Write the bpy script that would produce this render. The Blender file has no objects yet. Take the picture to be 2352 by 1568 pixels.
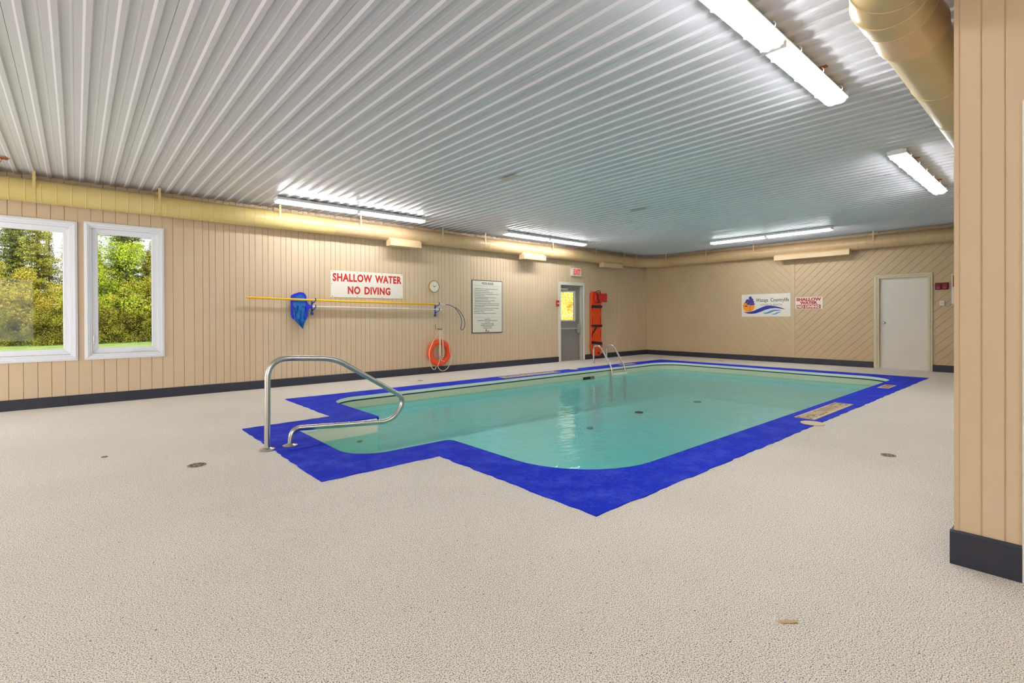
import bpy, bmesh, math, random
from mathutils import Vector, Matrix
from mathutils.geometry import delaunay_2d_cdt
S = bpy.context.scene
COL = S.collection
PI = math.pi
# ------------------------------------------------------------------ camera
yaw, pit, rol = math.radians(48.792), math.radians(0.2589), math.radians(-0.2344)
F = Vector((math.cos(yaw), math.sin(yaw), 0)); R = Vector((math.sin(yaw), -math.cos(yaw), 0)); U = Vector((0, 0, 1))
F, U = math.cos(pit)*F - math.sin(pit)*U, math.sin(pit)*F + math.cos(pit)*U
R, U = math.cos(rol)*R + math.sin(rol)*U, -math.sin(rol)*R + math.cos(rol)*U
cam = bpy.data.cameras.new('camera'); camo = bpy.data.objects.new('camera', cam); COL.objects.link(camo)
camo.matrix_world = Matrix(((R.x, U.x, -F.x, 0), (R.y, U.y, -F.y, 0), (R.z, U.z, -F.z, 1.2), (0, 0, 0, 1)))
cam.sensor_width = 36; cam.lens = 36*1143.08/2352; cam.shift_y = -(784-733.86)/2352; cam.clip_start = 0.05; cam.clip_end = 400
S.camera = camo
# ------------------------------------------------------------------ sky, sun, exposure
LAMP = 86.0
w = bpy.data.worlds.new('sky'); S.world = w; w.use_nodes = True
nt = w.node_tree; nt.nodes.clear()
o_ = nt.nodes.new('ShaderNodeOutputWorld'); bg = nt.nodes.new('ShaderNodeBackground')
tc = nt.nodes.new('ShaderNodeTexCoord'); nz = nt.nodes.new('ShaderNodeTexNoise'); cr = nt.nodes.new('ShaderNodeValToRGB')
nz.inputs['Scale'].default_value = 5; nz.inputs['Detail'].default_value = 6
cr.color_ramp.elements[0].position = .38; cr.color_ramp.elements[0].color = (.62, .74, .92, 1)
cr.color_ramp.elements[1].position = .62; cr.color_ramp.elements[1].color = (.92, .93, .95, 1)
nt.links.new(tc.outputs['Generated'], nz.inputs['Vector']); nt.links.new(nz.outputs['Fac'], cr.inputs['Fac'])
nt.links.new(cr.outputs['Color'], bg.inputs['Color']); nt.links.new(bg.outputs[0], o_.inputs[0])
bg.inputs['Strength'].default_value = 1.35
sd = bpy.data.lights.new('sun', 'SUN'); sd.energy = 8.0; sd.angle = math.radians(3); sd.color = (1, .95, .86)
so = bpy.data.objects.new('sun', sd); COL.objects.link(so)
for nm, loc, rot, sx, sy, e in (('fill_rear', (-2.8, -3.9, 1.5), (PI/2, 0, 0), 3.5, 2.0, 118), ('fill_front', (-4.9, 6.8, 1.4), (PI/2, 0, -PI/2), 4.5, 2.0, 200)):  # unseen area fills added behind the camera to brighten the room
    ad_ = bpy.data.lights.new(nm, 'AREA'); ad_.shape = 'RECTANGLE'; ad_.size = sx; ad_.size_y = sy; ad_.energy = e; ad_.color = (.95, .98, 1)
    ao = bpy.data.objects.new(nm, ad_); COL.objects.link(ao); ao.location = loc; ao.rotation_euler = rot
so.rotation_euler = Vector((.35, 1, -.95)).to_track_quat('-Z', 'Y').to_euler()
S.view_settings.view_transform = 'Standard'; S.view_settings.look = 'None'; S.view_settings.gamma = 1
S.view_settings.use_curve_mapping = False; S.view_settings.exposure = 0.0

# ------------------------------------------------------------------ materials
def hexc(r, g, b):
    f = lambda c: (c/255/12.92) if c/255 <= .04045 else ((c/255+.055)/1.055)**2.4
    return (f(r), f(g), f(b), 1)
def mat(name, col, rough=.6, metal=0, spec=.5, noise=None, bump=None, emit=None, estr=0, coat=0):
    m = bpy.data.materials.new(name); m.use_nodes = True; n = m.node_tree; b = n.nodes['Principled BSDF']
    b.inputs['Base Color'].default_value = col; b.inputs['Roughness'].default_value = rough
    b.inputs['Metallic'].default_value = metal; b.inputs['Specular IOR Level'].default_value = spec
    if coat: b.inputs['Coat Weight'].default_value = coat; b.inputs['Coat Roughness'].default_value = .1
    if noise:                                  # (scale, amount, second colour)
        t = n.nodes.new('ShaderNodeTexCoord'); z = n.nodes.new('ShaderNodeTexNoise'); r = n.nodes.new('ShaderNodeValToRGB')
        geo = n.nodes.new('ShaderNodeNewGeometry')
        z.inputs['Scale'].default_value = noise[0]; z.inputs['Detail'].default_value = 4
        r.color_ramp.elements[0].position = .5-noise[1]; r.color_ramp.elements[1].position = .5+noise[1]
        r.color_ramp.elements[0].color = col; r.color_ramp.elements[1].color = noise[2]
        n.links.new(geo.outputs['Position'], z.inputs['Vector']); n.links.new(z.outputs['Fac'], r.inputs['Fac'])
        n.links.new(r.outputs['Color'], b.inputs['Base Color'])
    if bump:
        geo = n.nodes.new('ShaderNodeNewGeometry'); z = n.nodes.new('ShaderNodeTexNoise'); bp = n.nodes.new('ShaderNodeBump')
        z.inputs['Scale'].default_value = bump[0]; z.inputs['Detail'].default_value = 3
        bp.inputs['Strength'].default_value = bump[1]; bp.inputs['Distance'].default_value = bump[2]
        n.links.new(geo.outputs['Position'], z.inputs['Vector']); n.links.new(z.outputs['Fac'], bp.inputs['Height'])
        n.links.new(bp.outputs['Normal'], b.inputs['Normal'])
    if emit: b.inputs['Emission Color'].default_value = emit; b.inputs['Emission Strength'].default_value = estr
    return m
M = {}
M['wall'] = mat('tan painted siding', hexc(212, 189, 157), .55, noise=(1.3, .25, hexc(206, 182, 149)), bump=(60, .12, .002))
M['wall2'] = mat('tan painted diagonal siding', hexc(206, 181, 143), .55, noise=(1.6, .25, hexc(200, 174, 136)), bump=(60, .12, .002))
M['groove'] = mat('shadowed brown groove', hexc(168, 132, 96), .8)
M['groove2'] = mat('tan groove', hexc(176, 146, 108), .8)
M['trimtan'] = mat('tan painted trim', hexc(204, 178, 144), .5)
M['base'] = mat('navy rubber base', hexc(34, 36, 50), .5, noise=(9, .3, hexc(42, 44, 58)))
M['ceil'] = mat('painted ribbed steel', hexc(210, 209, 214), .34, spec=.5, noise=(.8, .3, hexc(204, 203, 208)), bump=(14, .04, .003))
M['white'] = mat('white vinyl', hexc(232, 234, 240), .35)
M['whitepaint'] = mat('white paint', hexc(226, 222, 212), .45)
M['cream'] = mat('cream paint', hexc(214, 200, 168), .45)
M['doorwhite'] = mat('pale grey door', hexc(234, 226, 212), .5, noise=(3, .3, hexc(228, 220, 207)))
M['doorgrey'] = mat('grey steel door', hexc(138, 134, 128), .4)
M['jamb'] = mat('grey jamb', hexc(165, 160, 146), .4)
M['steel'] = mat('stainless steel', (.60, .57, .53, 1), .27, metal=1)
M['dull'] = mat('dull steel', (.55, .54, .52, 1), .4, metal=.8)
M['black'] = mat('black', (.012, .012, .014, 1), .5)
M['rust'] = mat('rust', hexc(150, 72, 30), .8)
M['yellowduct'] = mat('yellowed painted duct', hexc(214, 192, 128), .38, noise=(1.4, .12, hexc(209, 186, 116)))
M['tanduct'] = mat('tan painted duct', hexc(206, 176, 132), .36, noise=(1.2, .2, hexc(200, 168, 124)))
M['oliveduct'] = mat('olive tan duct', hexc(196, 170, 128), .36, noise=(1.8, .15, hexc(184, 164, 112)), bump=(30, .15, .003))
M['vent'] = mat('tan vent', hexc(222, 192, 148), .45)
M['housing'] = mat('light housing', hexc(248, 248, 248), .4)
M['tube'] = mat('lit tube', (1, 1, 1, 1), .5, emit=(.97, .97, 1, 1), estr=LAMP)
M['yellow'] = mat('yellow fibreglass', hexc(238, 188, 30), .35)
M['whitepole'] = mat('white pole', hexc(222, 214, 204), .4)
M['blueplastic'] = mat('blue plastic', hexc(22, 38, 190), .4)
M['bluehook'] = mat('blue bracket', hexc(44, 72, 158), .4)
M['loopblue'] = mat('dark blue loop', hexc(52, 62, 112), .4)
M['netfront'] = mat('blue net', hexc(0, 92, 170), .55)
M['signwhite'] = mat('white sign', hexc(238, 230, 216), .35)
M['signgrey'] = mat('rules sheet', hexc(226, 222, 206), .4)
M['red'] = mat('red print', hexc(186, 32, 14), .5)
M['darkred'] = mat('red print two', hexc(172, 36, 38), .5)
M['firered'] = mat('fire alarm red', hexc(118, 8, 22), .4, spec=.3)
M['print'] = mat('dark print', hexc(60, 52, 44), .6)
M['ruleink'] = mat('rules ink', hexc(96, 88, 78), .6)
M['greyprint'] = mat('grey print', hexc(150, 140, 130), .6)
M['purple'] = mat('purple print', hexc(52, 40, 132), .5)
M['navyprint'] = mat('navy print', hexc(28, 38, 138), .5)
M['skyprint'] = mat('sky blue print', hexc(74, 138, 200), .5)
M['orange'] = mat('orange buoy', hexc(232, 78, 24), .45)
M['orangeboard'] = mat('orange board', hexc(220, 66, 10), .4)
M['redblock'] = mat('red foam', hexc(196, 24, 18), .5)
M['rope'] = mat('cream rope', hexc(228, 212, 184), .8)
M['strap'] = mat('black strap', (.015, .014, .018, 1), .8)
M['liner'] = mat('pool liner', hexc(212, 214, 184), .4, noise=(1.1, .3, hexc(202, 208, 176)))
M['linerfloor'] = mat('pool floor', hexc(247, 252, 246), .5, noise=(.9, .3, hexc(240, 248, 240)))
M['coping'] = mat('white coping', hexc(236, 242, 236), .35)
M['bead'] = mat('dark bead', hexc(44, 46, 36), .6)
M['step'] = mat('white step', hexc(236, 234, 214), .4)
M['stepnose'] = mat('teal nosing', hexc(92, 160, 160), .5)
M['tile'] = mat('cream marker tile', hexc(222, 200, 158), .5)
M['tileink'] = mat('brown marker ink', hexc(124, 102, 60), .6)
M['tilered'] = mat('brown red marker ink', hexc(158, 96, 74), .6)
M['lid'] = mat('cream lid', hexc(226, 206, 170), .5)
M['drain'] = mat('drain', hexc(136, 120, 96), .6)
M['darkhole'] = mat('dark hole', (.02, .018, .014, 1), .8)
M['maindrain'] = mat('main drain', hexc(46, 66, 62), .6)
M['clockface'] = mat('clock face', hexc(232, 228, 206), .4)
M['clockrim'] = mat('clock rim', hexc(206, 160, 72), .3)
M['exitred'] = mat('exit letters', hexc(230, 40, 40), .4, emit=hexc(240, 30, 30), estr=.6)
M['exterior'] = mat('outer cladding', hexc(180, 170, 150), .7)
M['bark'] = mat('bark', hexc(96, 76, 66), .9, noise=(6, .2, hexc(70, 58, 50)))
M['leafbrown'] = mat('dead leaf', hexc(206, 176, 132), .7)

def glassy(name, tint, strength, rough=.0):
    m = bpy.data.materials.new(name); m.use_nodes = True; n = m.node_tree; n.nodes.clear()
    o = n.nodes.new('ShaderNodeOutputMaterial'); mx = n.nodes.new('ShaderNodeMixShader'); t = n.nodes.new('ShaderNodeBsdfTransparent')
    g = n.nodes.new('ShaderNodeBsdfGlossy'); f = n.nodes.new('ShaderNodeLayerWeight'); f.inputs['Blend'].default_value = .5; r0 = ((strength-1)/(strength+1))**2
    t.inputs['Color'].default_value = tint; g.inputs['Roughness'].default_value = rough
    pw = n.nodes.new('ShaderNodeMath'); pw.operation = 'POWER'; pw.inputs[1].default_value = 5; ma = n.nodes.new('ShaderNodeMath'); ma.operation = 'MULTIPLY_ADD'; ma.inputs[1].default_value = 1-r0; ma.inputs[2].default_value = r0
    n.links.new(f.outputs['Facing'], pw.inputs[0]); n.links.new(pw.outputs[0], ma.inputs[0])
    n.links.new(ma.outputs[0], mx.inputs[0]); n.links.new(t.outputs[0], mx.inputs[1]); n.links.new(g.outputs[0], mx.inputs[2]); n.links.new(mx.outputs[0], o.inputs[0])
    return m, n, o, g, f
M['glass'] = glassy('window glass', (.97, .98, .98, 1), 1.22)[0]
M['lens'] = glassy('lamp lens', (.93, .93, .93, 1), 1.25, .25)[0]
# lens also scatters a little
n = M['lens'].node_tree; mixn = n.nodes.new('ShaderNodeMixShader'); tr = n.nodes.new('ShaderNodeBsdfTranslucent'); tr.inputs['Color'].default_value = (.95, .95, .95, 1)
old = [l for l in n.links if l.to_node.type == 'OUTPUT_MATERIAL'][0].from_socket
mixn.inputs[0].default_value = .15; n.links.new(old, mixn.inputs[1]); n.links.new(tr.outputs[0], mixn.inputs[2])
n.links.new(mixn.outputs[0], [x for x in n.nodes if x.type == 'OUTPUT_MATERIAL'][0].inputs[0])
# pool water: clear surface with ripples over an absorbing body
wm, n, o, g, f = glassy('pool water', (1, 1, 1, 1), 1.33, .015)
geo = n.nodes.new('ShaderNodeNewGeometry'); mp = n.nodes.new('ShaderNodeMapping'); mp.inputs['Scale'].default_value = (1, 1.6, 1)
z1 = n.nodes.new('ShaderNodeTexNoise'); z1.inputs['Scale'].default_value = 3.2; z1.inputs['Detail'].default_value = 3
z2 = n.nodes.new('ShaderNodeTexNoise'); z2.inputs['Scale'].default_value = 11; z2.inputs['Detail'].default_value = 2
ad = n.nodes.new('ShaderNodeMath'); ad.operation = 'MULTIPLY_ADD'; ad.inputs[1].default_value = .22
bp = n.nodes.new('ShaderNodeBump'); bp.inputs['Strength'].default_value = .5; bp.inputs['Distance'].default_value = .02
n.links.new(geo.outputs['Position'], mp.inputs['Vector']); n.links.new(mp.outputs[0], z1.inputs['Vector']); n.links.new(mp.outputs[0], z2.inputs['Vector'])
n.links.new(z2.outputs['Fac'], ad.inputs[0]); n.links.new(z1.outputs['Fac'], ad.inputs[2]); n.links.new(ad.outputs[0], bp.inputs['Height'])
n.links.new(bp.outputs[0], g.inputs['Normal']); n.links.new(bp.outputs[0], f.inputs['Normal'])
va = n.nodes.new('ShaderNodeVolumeAbsorption'); va.inputs['Color'].default_value = (.10, .93, .95, 1); va.inputs['Density'].default_value = .25
n.links.new(va.outputs[0], o.inputs['Volume'])
M['water'] = wm
# speckled pebble floor
m = bpy.data.materials.new('speckled resin floor'); m.use_nodes = True; n = m.node_tree; b = n.nodes['Principled BSDF']; b.inputs['Roughness'].default_value = .7
geo = n.nodes.new('ShaderNodeNewGeometry')
v = n.nodes.new('ShaderNodeTexNoise'); v.inputs['Scale'].default_value = 210; v.inputs['Detail'].default_value = 3; v.inputs['Roughness'].default_value = .6
r = n.nodes.new('ShaderNodeValToRGB'); e = r.color_ramp.elements
e[0].position = .37; e[0].color = hexc(104, 96, 90); e[1].position = .55; e[1].color = hexc(253, 248, 238)
x = r.color_ramp.elements.new(.452); x.color = hexc(194, 182, 168); x = r.color_ramp.elements.new(.492); x.color = hexc(248, 239, 224)
n.links.new(geo.outputs['Position'], v.inputs['Vector']); n.links.new(v.outputs['Fac'], r.inputs['Fac'])
v2 = n.nodes.new('ShaderNodeTexNoise'); v2.inputs['Scale'].default_value = 70; v2.inputs['Detail'].default_value = 2
mth = n.nodes.new('ShaderNodeMath'); mth.operation = 'GREATER_THAN'; mth.inputs[1].default_value = .70
mxc = n.nodes.new('ShaderNodeMix'); mxc.data_type = 'RGBA'; mxc.inputs['B'].default_value = hexc(96, 88, 150)
v3 = n.nodes.new('ShaderNodeTexNoise'); v3.inputs['Scale'].default_value = .9; v3.inputs['Detail'].default_value = 4
mm = n.nodes.new('ShaderNodeMapRange'); mm.inputs['From Min'].default_value = .3; mm.inputs['From Max'].default_value = .7; mm.inputs['To Min'].default_value = .95; mm.inputs['To Max'].default_value = 1.04
mul = n.nodes.new('ShaderNodeVectorMath'); mul.operation = 'SCALE'
for q in (v2, v3): n.links.new(geo.outputs['Position'], q.inputs['Vector'])
n.links.new(v2.outputs['Fac'], mth.inputs[0]); n.links.new(mth.outputs[0], mxc.inputs['Factor']); n.links.new(r.outputs['Color'], mxc.inputs['A'])
n.links.new(v3.outputs['Fac'], mm.inputs['Value']); n.links.new(mxc.outputs['Result'], mul.inputs[0]); n.links.new(mm.outputs[0], mul.inputs['Scale'])
n.links.new(mul.outputs[0], b.inputs['Base Color'])
bp = n.nodes.new('ShaderNodeBump'); bp.inputs['Strength'].default_value = .04; bp.inputs['Distance'].default_value = .002
n.links.new(v.outputs['Fac'], bp.inputs['Height']); n.links.new(bp.outputs[0], b.inputs['Normal'])
M['floor'] = m
# blue band
m = mat('blue rubberised border', hexc(24, 52, 190), .8, spec=.2); n = m.node_tree; b = n.nodes['Principled BSDF']
geo = n.nodes.new('ShaderNodeNewGeometry'); v = n.nodes.new('ShaderNodeTexNoise'); v.inputs['Scale'].default_value = 3.5; v.inputs['Detail'].default_value = 10; v.inputs['Roughness'].default_value = .75
r = n.nodes.new('ShaderNodeValToRGB'); e = r.color_ramp.elements; e[0].position = .47; e[0].color = hexc(4, 38, 184); e[1].position = .74; e[1].color = hexc(64, 84, 208)
v2 = n.nodes.new('ShaderNodeTexNoise'); v2.inputs['Scale'].default_value = 95; v2.inputs['Detail'].default_value = 2
mm = n.nodes.new('ShaderNodeMapRange'); mm.inputs['From Min'].default_value = .3; mm.inputs['From Max'].default_value = .75; mm.inputs['To Min'].default_value = .62; mm.inputs['To Max'].default_value = 1.5
mul = n.nodes.new('ShaderNodeVectorMath'); mul.operation = 'SCALE'
for q in (v, v2): n.links.new(geo.outputs['Position'], q.inputs['Vector'])
n.links.new(v.outputs['Fac'], r.inputs['Fac']); n.links.new(r.outputs['Color'], mul.inputs[0]); n.links.new(v2.outputs['Fac'], mm.inputs['Value']); n.links.new(mm.outputs[0], mul.inputs['Scale'])
n.links.new(mul.outputs[0], b.inputs['Base Color'])
M['blueband'] = m
def leafmat(name, c1, c2):
    m = bpy.data.materials.new(name); m.use_nodes = True; n = m.node_tree; n.nodes.clear()
    o = n.nodes.new('ShaderNodeOutputMaterial'); d = n.nodes.new('ShaderNodeBsdfDiffuse'); t = n.nodes.new('ShaderNodeBsdfTranslucent'); mx = n.nodes.new('ShaderNodeMixShader')
    geo = n.nodes.new('ShaderNodeNewGeometry'); z = n.nodes.new('ShaderNodeTexNoise'); z.inputs['Scale'].default_value = 1.6; z.inputs['Detail'].default_value = 6; z.inputs['Roughness'].default_value = .75
    r = n.nodes.new('ShaderNodeValToRGB'); r.color_ramp.elements[0].position = .36; r.color_ramp.elements[1].position = .64
    r.color_ramp.elements[0].color = c1; r.color_ramp.elements[1].color = c2
    n.links.new(geo.outputs['Position'], z.inputs['Vector']); n.links.new(z.outputs['Fac'], r.inputs['Fac'])
    n.links.new(r.outputs[0], d.inputs[0]); n.links.new(r.outputs[0], t.inputs[0]); mx.inputs[0].default_value = .4
    n.links.new(d.outputs[0], mx.inputs[1]); n.links.new(t.outputs[0], mx.inputs[2]); n.links.new(mx.outputs[0], o.inputs[0])
    return m
M['olive'] = leafmat('olive needles', hexc(112, 116, 50), hexc(212, 206, 96))
M['lime'] = leafmat('lime leaves', hexc(142, 162, 52), hexc(206, 214, 84))
M['dark'] = leafmat('dark needles', hexc(76, 88, 46), hexc(160, 164, 84))
M['gold'] = leafmat('gold leaves', hexc(168, 152, 62), hexc(212, 198, 92))
M['sungold'] = leafmat('sunlit yellow leaves', hexc(246, 220, 110), hexc(255, 246, 176))
M['bush'] = leafmat('brown green bush', hexc(86, 84, 40), hexc(176, 172, 72))
M['grass'] = leafmat('grass', hexc(122, 146, 74), hexc(168, 184, 112))

# ------------------------------------------------------------------ helpers
def tag(o, label=None, cat=None, group=None, kind=None):
    if label: o['label'] = label
    if cat: o['category'] = cat
    if group: o['group'] = group
    if kind: o['kind'] = kind
    return o
def empty(name, loc=(0, 0, 0), label=None, cat=None, group=None, kind=None):
    o = bpy.data.objects.new(name, None); o.location = loc; o.empty_display_size = .1; COL.objects.link(o)
    return tag(o, label, cat, group, kind)
class MB:
    def __init__(s): s.v = []; s.f = []; s.mi = []
    def add(s, vs, fs, mi=0):
        b = len(s.v); s.v += [tuple(x) for x in vs]; s.f += [tuple(i+b for i in f) for f in fs]; s.mi += [mi]*len(fs); return s
    def box(s, x0, x1, y0, y1, z0, z1, mi=0):
        return s.add([(x0, y0, z0), (x1, y0, z0), (x1, y1, z0), (x0, y1, z0), (x0, y0, z1), (x1, y0, z1), (x1, y1, z1), (x0, y1, z1)],
                     [(0, 3, 2, 1), (4, 5, 6, 7), (0, 1, 5, 4), (1, 2, 6, 5), (2, 3, 7, 6), (3, 0, 4, 7)], mi)
    def prism(s, poly, d0, d1, fn, mi=0):      # poly (a,b) list ccw, extruded from depth d0 to d1; fn(a,b,d)->xyz
        n = len(poly)
        return s.add([fn(a, b, d0) for a, b in poly] + [fn(a, b, d1) for a, b in poly],
                     [tuple(range(n))[::-1], tuple(range(n, 2*n))] + [(i, (i+1) % n, n+(i+1) % n, n+i) for i in range(n)], mi)
    def tube(s, pts, r, n=12, cap=True, closed=False, mi=0):
        pts = [Vector(p) for p in pts]; N = len(pts); rs = r if isinstance(r, (list, tuple)) else [r]*N
        ring = []; prev = None
        for i, p in enumerate(pts):
            a = pts[(i-1) % N] if (i > 0 or closed) else p; c = pts[(i+1) % N] if (i < N-1 or closed) else p
            t = (c-a).normalized()
            if prev is None:
                up = Vector((0, 0, 1)) if abs(t.z) < .9 else Vector((1, 0, 0)); u = t.cross(up).normalized()
            else: u = (prev - t*prev.dot(t)).normalized()
            prev = u; v = t.cross(u)
            ring.append([p + rs[i]*(math.cos(2*PI*k/n)*u + math.sin(2*PI*k/n)*v) for k in range(n)])
        vs = [q for rg in ring for q in rg]; fs = []
        for i in range(N if closed else N-1):
            j = (i+1) % N
            for k in range(n): fs.append((i*n+k, i*n+(k+1) % n, j*n+(k+1) % n, j*n+k))
        if cap and not closed: fs += [tuple(range(n))[::-1], tuple(range((N-1)*n, N*n))]
        return s.add(vs, fs, mi)
    def disc(s, c, r, h, n=32, axis='z', mi=0, ry=None):
        ry = ry or r; P = []
        for k in range(n):
            a = 2*PI*k/n; P.append((r*math.cos(a), ry*math.sin(a)))
        fn = {'z': lambda a, b, d: (c[0]+a, c[1]+b, c[2]+d), 'y': lambda a, b, d: (c[0]+a, c[1]+d, c[2]+b), 'x': lambda a, b, d: (c[0]+d, c[1]+a, c[2]+b)}[axis]
        return s.prism(P, 0, h, fn, mi)
    def build(s, name, m, parent=None, smooth=False, bevel=0, loc=None):
        me = bpy.data.meshes.new(name); me.from_pydata(s.v, [], s.f)
        ms = m if isinstance(m, (list, tuple)) else [m]
        for q in ms: me.materials.append(q)
        if len(ms) > 1:
            for p, i in zip(me.polygons, s.mi): p.material_index = i
        bm = bmesh.new(); bm.from_mesh(me); bmesh.ops.recalc_face_normals(bm, faces=bm.faces); bm.to_mesh(me); bm.free()
        if smooth: me.shade_smooth()
        o = bpy.data.objects.new(name, me); COL.objects.link(o)
        if smooth:
            md = o.modifiers.new('edge', 'EDGE_SPLIT'); md.split_angle = math.radians(40)
        if bevel:
            md = o.modifiers.new('bevel', 'BEVEL'); md.width = bevel; md.segments = 2; md.limit_method = 'ANGLE'
        if parent:
            o.parent = parent
            # coordinates are given in world space: undo the parent's offset
            o.matrix_parent_inverse = Matrix.Translation(parent.location).inverted()
        elif loc is None and s.v:                # put the origin of a top-level mesh at its base
            xs = [q[0] for q in s.v]; ys = [q[1] for q in s.v]; zs = [q[2] for q in s.v]
            c = Vector(((min(xs)+max(xs))/2, (min(ys)+max(ys))/2, min(zs))); me.transform(Matrix.Translation(-c)); o.location = c
        return o
    def thing(s, name, m, label, cat, group=None, **k): return tag(s.build(name, m, **k), label, cat, group)
def copy_tree(o, delta, label=None, parent=None):
    c = o.copy(); COL.objects.link(c)
    if parent: c.parent = parent
    else:
        c.location = o.location + Vector(delta)
        if label: c['label'] = label
    for ch in list(o.children): copy_tree(ch, delta, None, c)
    return c
def rounded(pts, rad, seg=10):
    out = []; n = len(pts)
    for i, (p, r) in enumerate(zip(pts, rad)):
        p = Vector(p); a = (Vector(pts[i-1])-p).normalized(); b = (Vector(pts[(i+1) % n])-p).normalized()
        if r <= 0: out.append(tuple(p)); continue
        c = p+(a+b)*r; s0 = p+a*r; s1 = p+b*r
        a0 = math.atan2(s0.y-c.y, s0.x-c.x); a1 = math.atan2(s1.y-c.y, s1.x-c.x); d = (a1-a0+PI) % (2*PI)-PI
        for k in range(seg+1): t = a0+d*k/seg; out.append((c.x+r*math.cos(t), c.y+r*math.sin(t)))
    return out
def offset(poly, d):                             # ccw polygon, positive d grows outwards
    out = []; n = len(poly)
    for i in range(n):
        a, b, c = Vector(poly[i-1]), Vector(poly[i]), Vector(poly[(i+1) % n])
        e1 = (b-a).normalized(); e2 = (c-b).normalized(); n1 = Vector((e1.y, -e1.x)); n2 = Vector((e2.y, -e2.x)); m_ = (n1+n2)
        m_ = m_/max(m_.dot(n1), .3) if m_.length > 1e-6 else n1
        out.append(tuple(b+m_*d))
    return out
def inside(p, poly):
    x, y = p; c = False; n = len(poly)
    for i in range(n):
        x1, y1 = poly[i]; x2, y2 = poly[i-1]
        if (y1 > y) != (y2 > y) and x < (x2-x1)*(y-y1)/(y2-y1)+x1: c = not c
    return c
def plate(outer, hole, z0, z1, mb=None):         # flat slab with a hole
    mb = mb or MB(); n0 = len(outer)
    P = [Vector(p) for p in outer+hole]; E = [(i, (i+1) % n0) for i in range(n0)] + [(n0+i, n0+(i+1) % len(hole)) for i in range(len(hole))]
    vs, es, fs, _, _, _ = delaunay_2d_cdt(P, E, [], 0, 1e-6)
    F_ = []
    for f_ in fs:
        c = sum((vs[i] for i in f_), Vector((0, 0)))/len(f_)
        if inside(c, outer) and not inside(c, hole): F_.append(f_)
    n = len(vs)
    mb.add([(q.x, q.y, z1) for q in vs]+[(q.x, q.y, z0) for q in vs], [tuple(f_) for f_ in F_]+[tuple(i+n for i in f_[::-1]) for f_ in F_])
    for L in (outer, hole):
        k = len(L)
        if k: mb.add([(x, y, z0) for x, y in L]+[(x, y, z1) for x, y in L], [(i, (i+1) % k, k+(i+1) % k, k+i) for i in range(k)])
    return mb
def ring_strip(poly_list):                       # closed loops of equal length, joined in sequence (poly, z)
    mb = MB(); n = len(poly_list[0][0])
    vs = [(x, y, z) for poly, z in poly_list for x, y in poly]; fs = []
    for j in range(len(poly_list)-1):
        for i in range(n): fs.append((j*n+i, j*n+(i+1) % n, (j+1)*n+(i+1) % n, (j+1)*n+i))
    return mb.add(vs, fs)
def text(body, size, m, parent, loc, face, xs=1, bold=0, ex=.0006, name='lettering', align='CENTER', spacing=1, fit=None):
    cu = bpy.data.curves.new('t', 'FONT'); cu.body = body; cu.size = size; cu.align_x = align; cu.align_y = 'CENTER'; cu.offset = bold; cu.extrude = ex; cu.resolution_u = 3
    cu.space_character = spacing; cu.space_word = 1.5 if spacing > 1 else 1
    o = bpy.data.objects.new('t', cu); COL.objects.link(o); dg = bpy.context.evaluated_depsgraph_get(); me = bpy.data.meshes.new_from_object(o.evaluated_get(dg))
    bpy.data.objects.remove(o); me.name = name
    if fit:                                      # scale and centre the letters on their own outline
        xx_ = [q.co.x for q in me.vertices]; yy_ = [q.co.y for q in me.vertices]; fx = fit[0]/(max(xx_)-min(xx_)); fy = fit[1]/(max(yy_)-min(yy_))
        me.transform(Matrix.Diagonal((fx, fy, 1, 1)) @ Matrix.Translation((-(max(xx_)+min(xx_))/2, -(max(yy_)+min(yy_))/2, 0)))
    else: me.transform(Matrix.Diagonal((xs, 1, 1, 1)))
    rt = {'-y': Matrix.Rotation(PI/2, 4, 'X'), '-x': Matrix.Rotation(-PI/2, 4, 'Z') @ Matrix.Rotation(PI/2, 4, 'X'), '+z': Matrix.Identity(4), '+zr': Matrix.Rotation(PI, 4, 'Z')}[face]
    me.transform(Matrix.Translation(Vector(loc)) @ rt); me.materials.clear(); me.materials.append(m)
    t = bpy.data.objects.new(name, me); COL.objects.link(t)
    if parent: t.parent = parent; t.matrix_parent_inverse = Matrix.Translation(parent.location).inverted()
    return t
rnd = random.Random(4)
# ------------------------------------------------------------------ room dimensions (metres)
WY, BX, CZ = 9.24, 13.86, 3.13                  # left wall, back wall, ceiling
X0, Y0 = -5.0, -4.0                             # far side of the room behind the camera
# ---- floor with the pool hole
pc = [(2.75, 2.32), (11.9, 2.32), (11.9, 7.36), (2.75, 7.36), (2.75, 5.585), (1.765, 5.585), (1.765, 4.07), (2.75, 4.07)]
pool = rounded(pc, [.8, .62, .62, .5, .06, .12, .34, .07])
def floor_outer(): return [(X0-.2, Y0-.2), (BX+.2, Y0-.2), (BX+.2, WY+.2), (X0-.2, WY+.2)]
floor = tag(plate(floor_outer(), pool, -.12, 0).build('floor', M['floor'], loc=1), kind='structure')
bo = [(2.345, 1.915), (12.31, 1.92), (12.31, 7.75), (2.32, 7.76), (2.32, 6.02), (1.345, 5.985), (1.345, 3.66), (2.36, 3.66)]
jag = []
for i in range(8):
    a, b_ = Vector(bo[i]), Vector(bo[(i+1) % 8]); L = (b_-a).length; k = max(2, int(L/.07)); nn = Vector(((b_-a).y, -(b_-a).x)).normalized()
    for j in range(k): jag.append(tuple(a+(b_-a)*(j/k)+(nn*rnd.uniform(-.009, .009) if j else Vector((0, 0)))))
plate(jag, offset(pool, -.012), 0, .006).build('blue_border', M['blueband'], floor)
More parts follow.
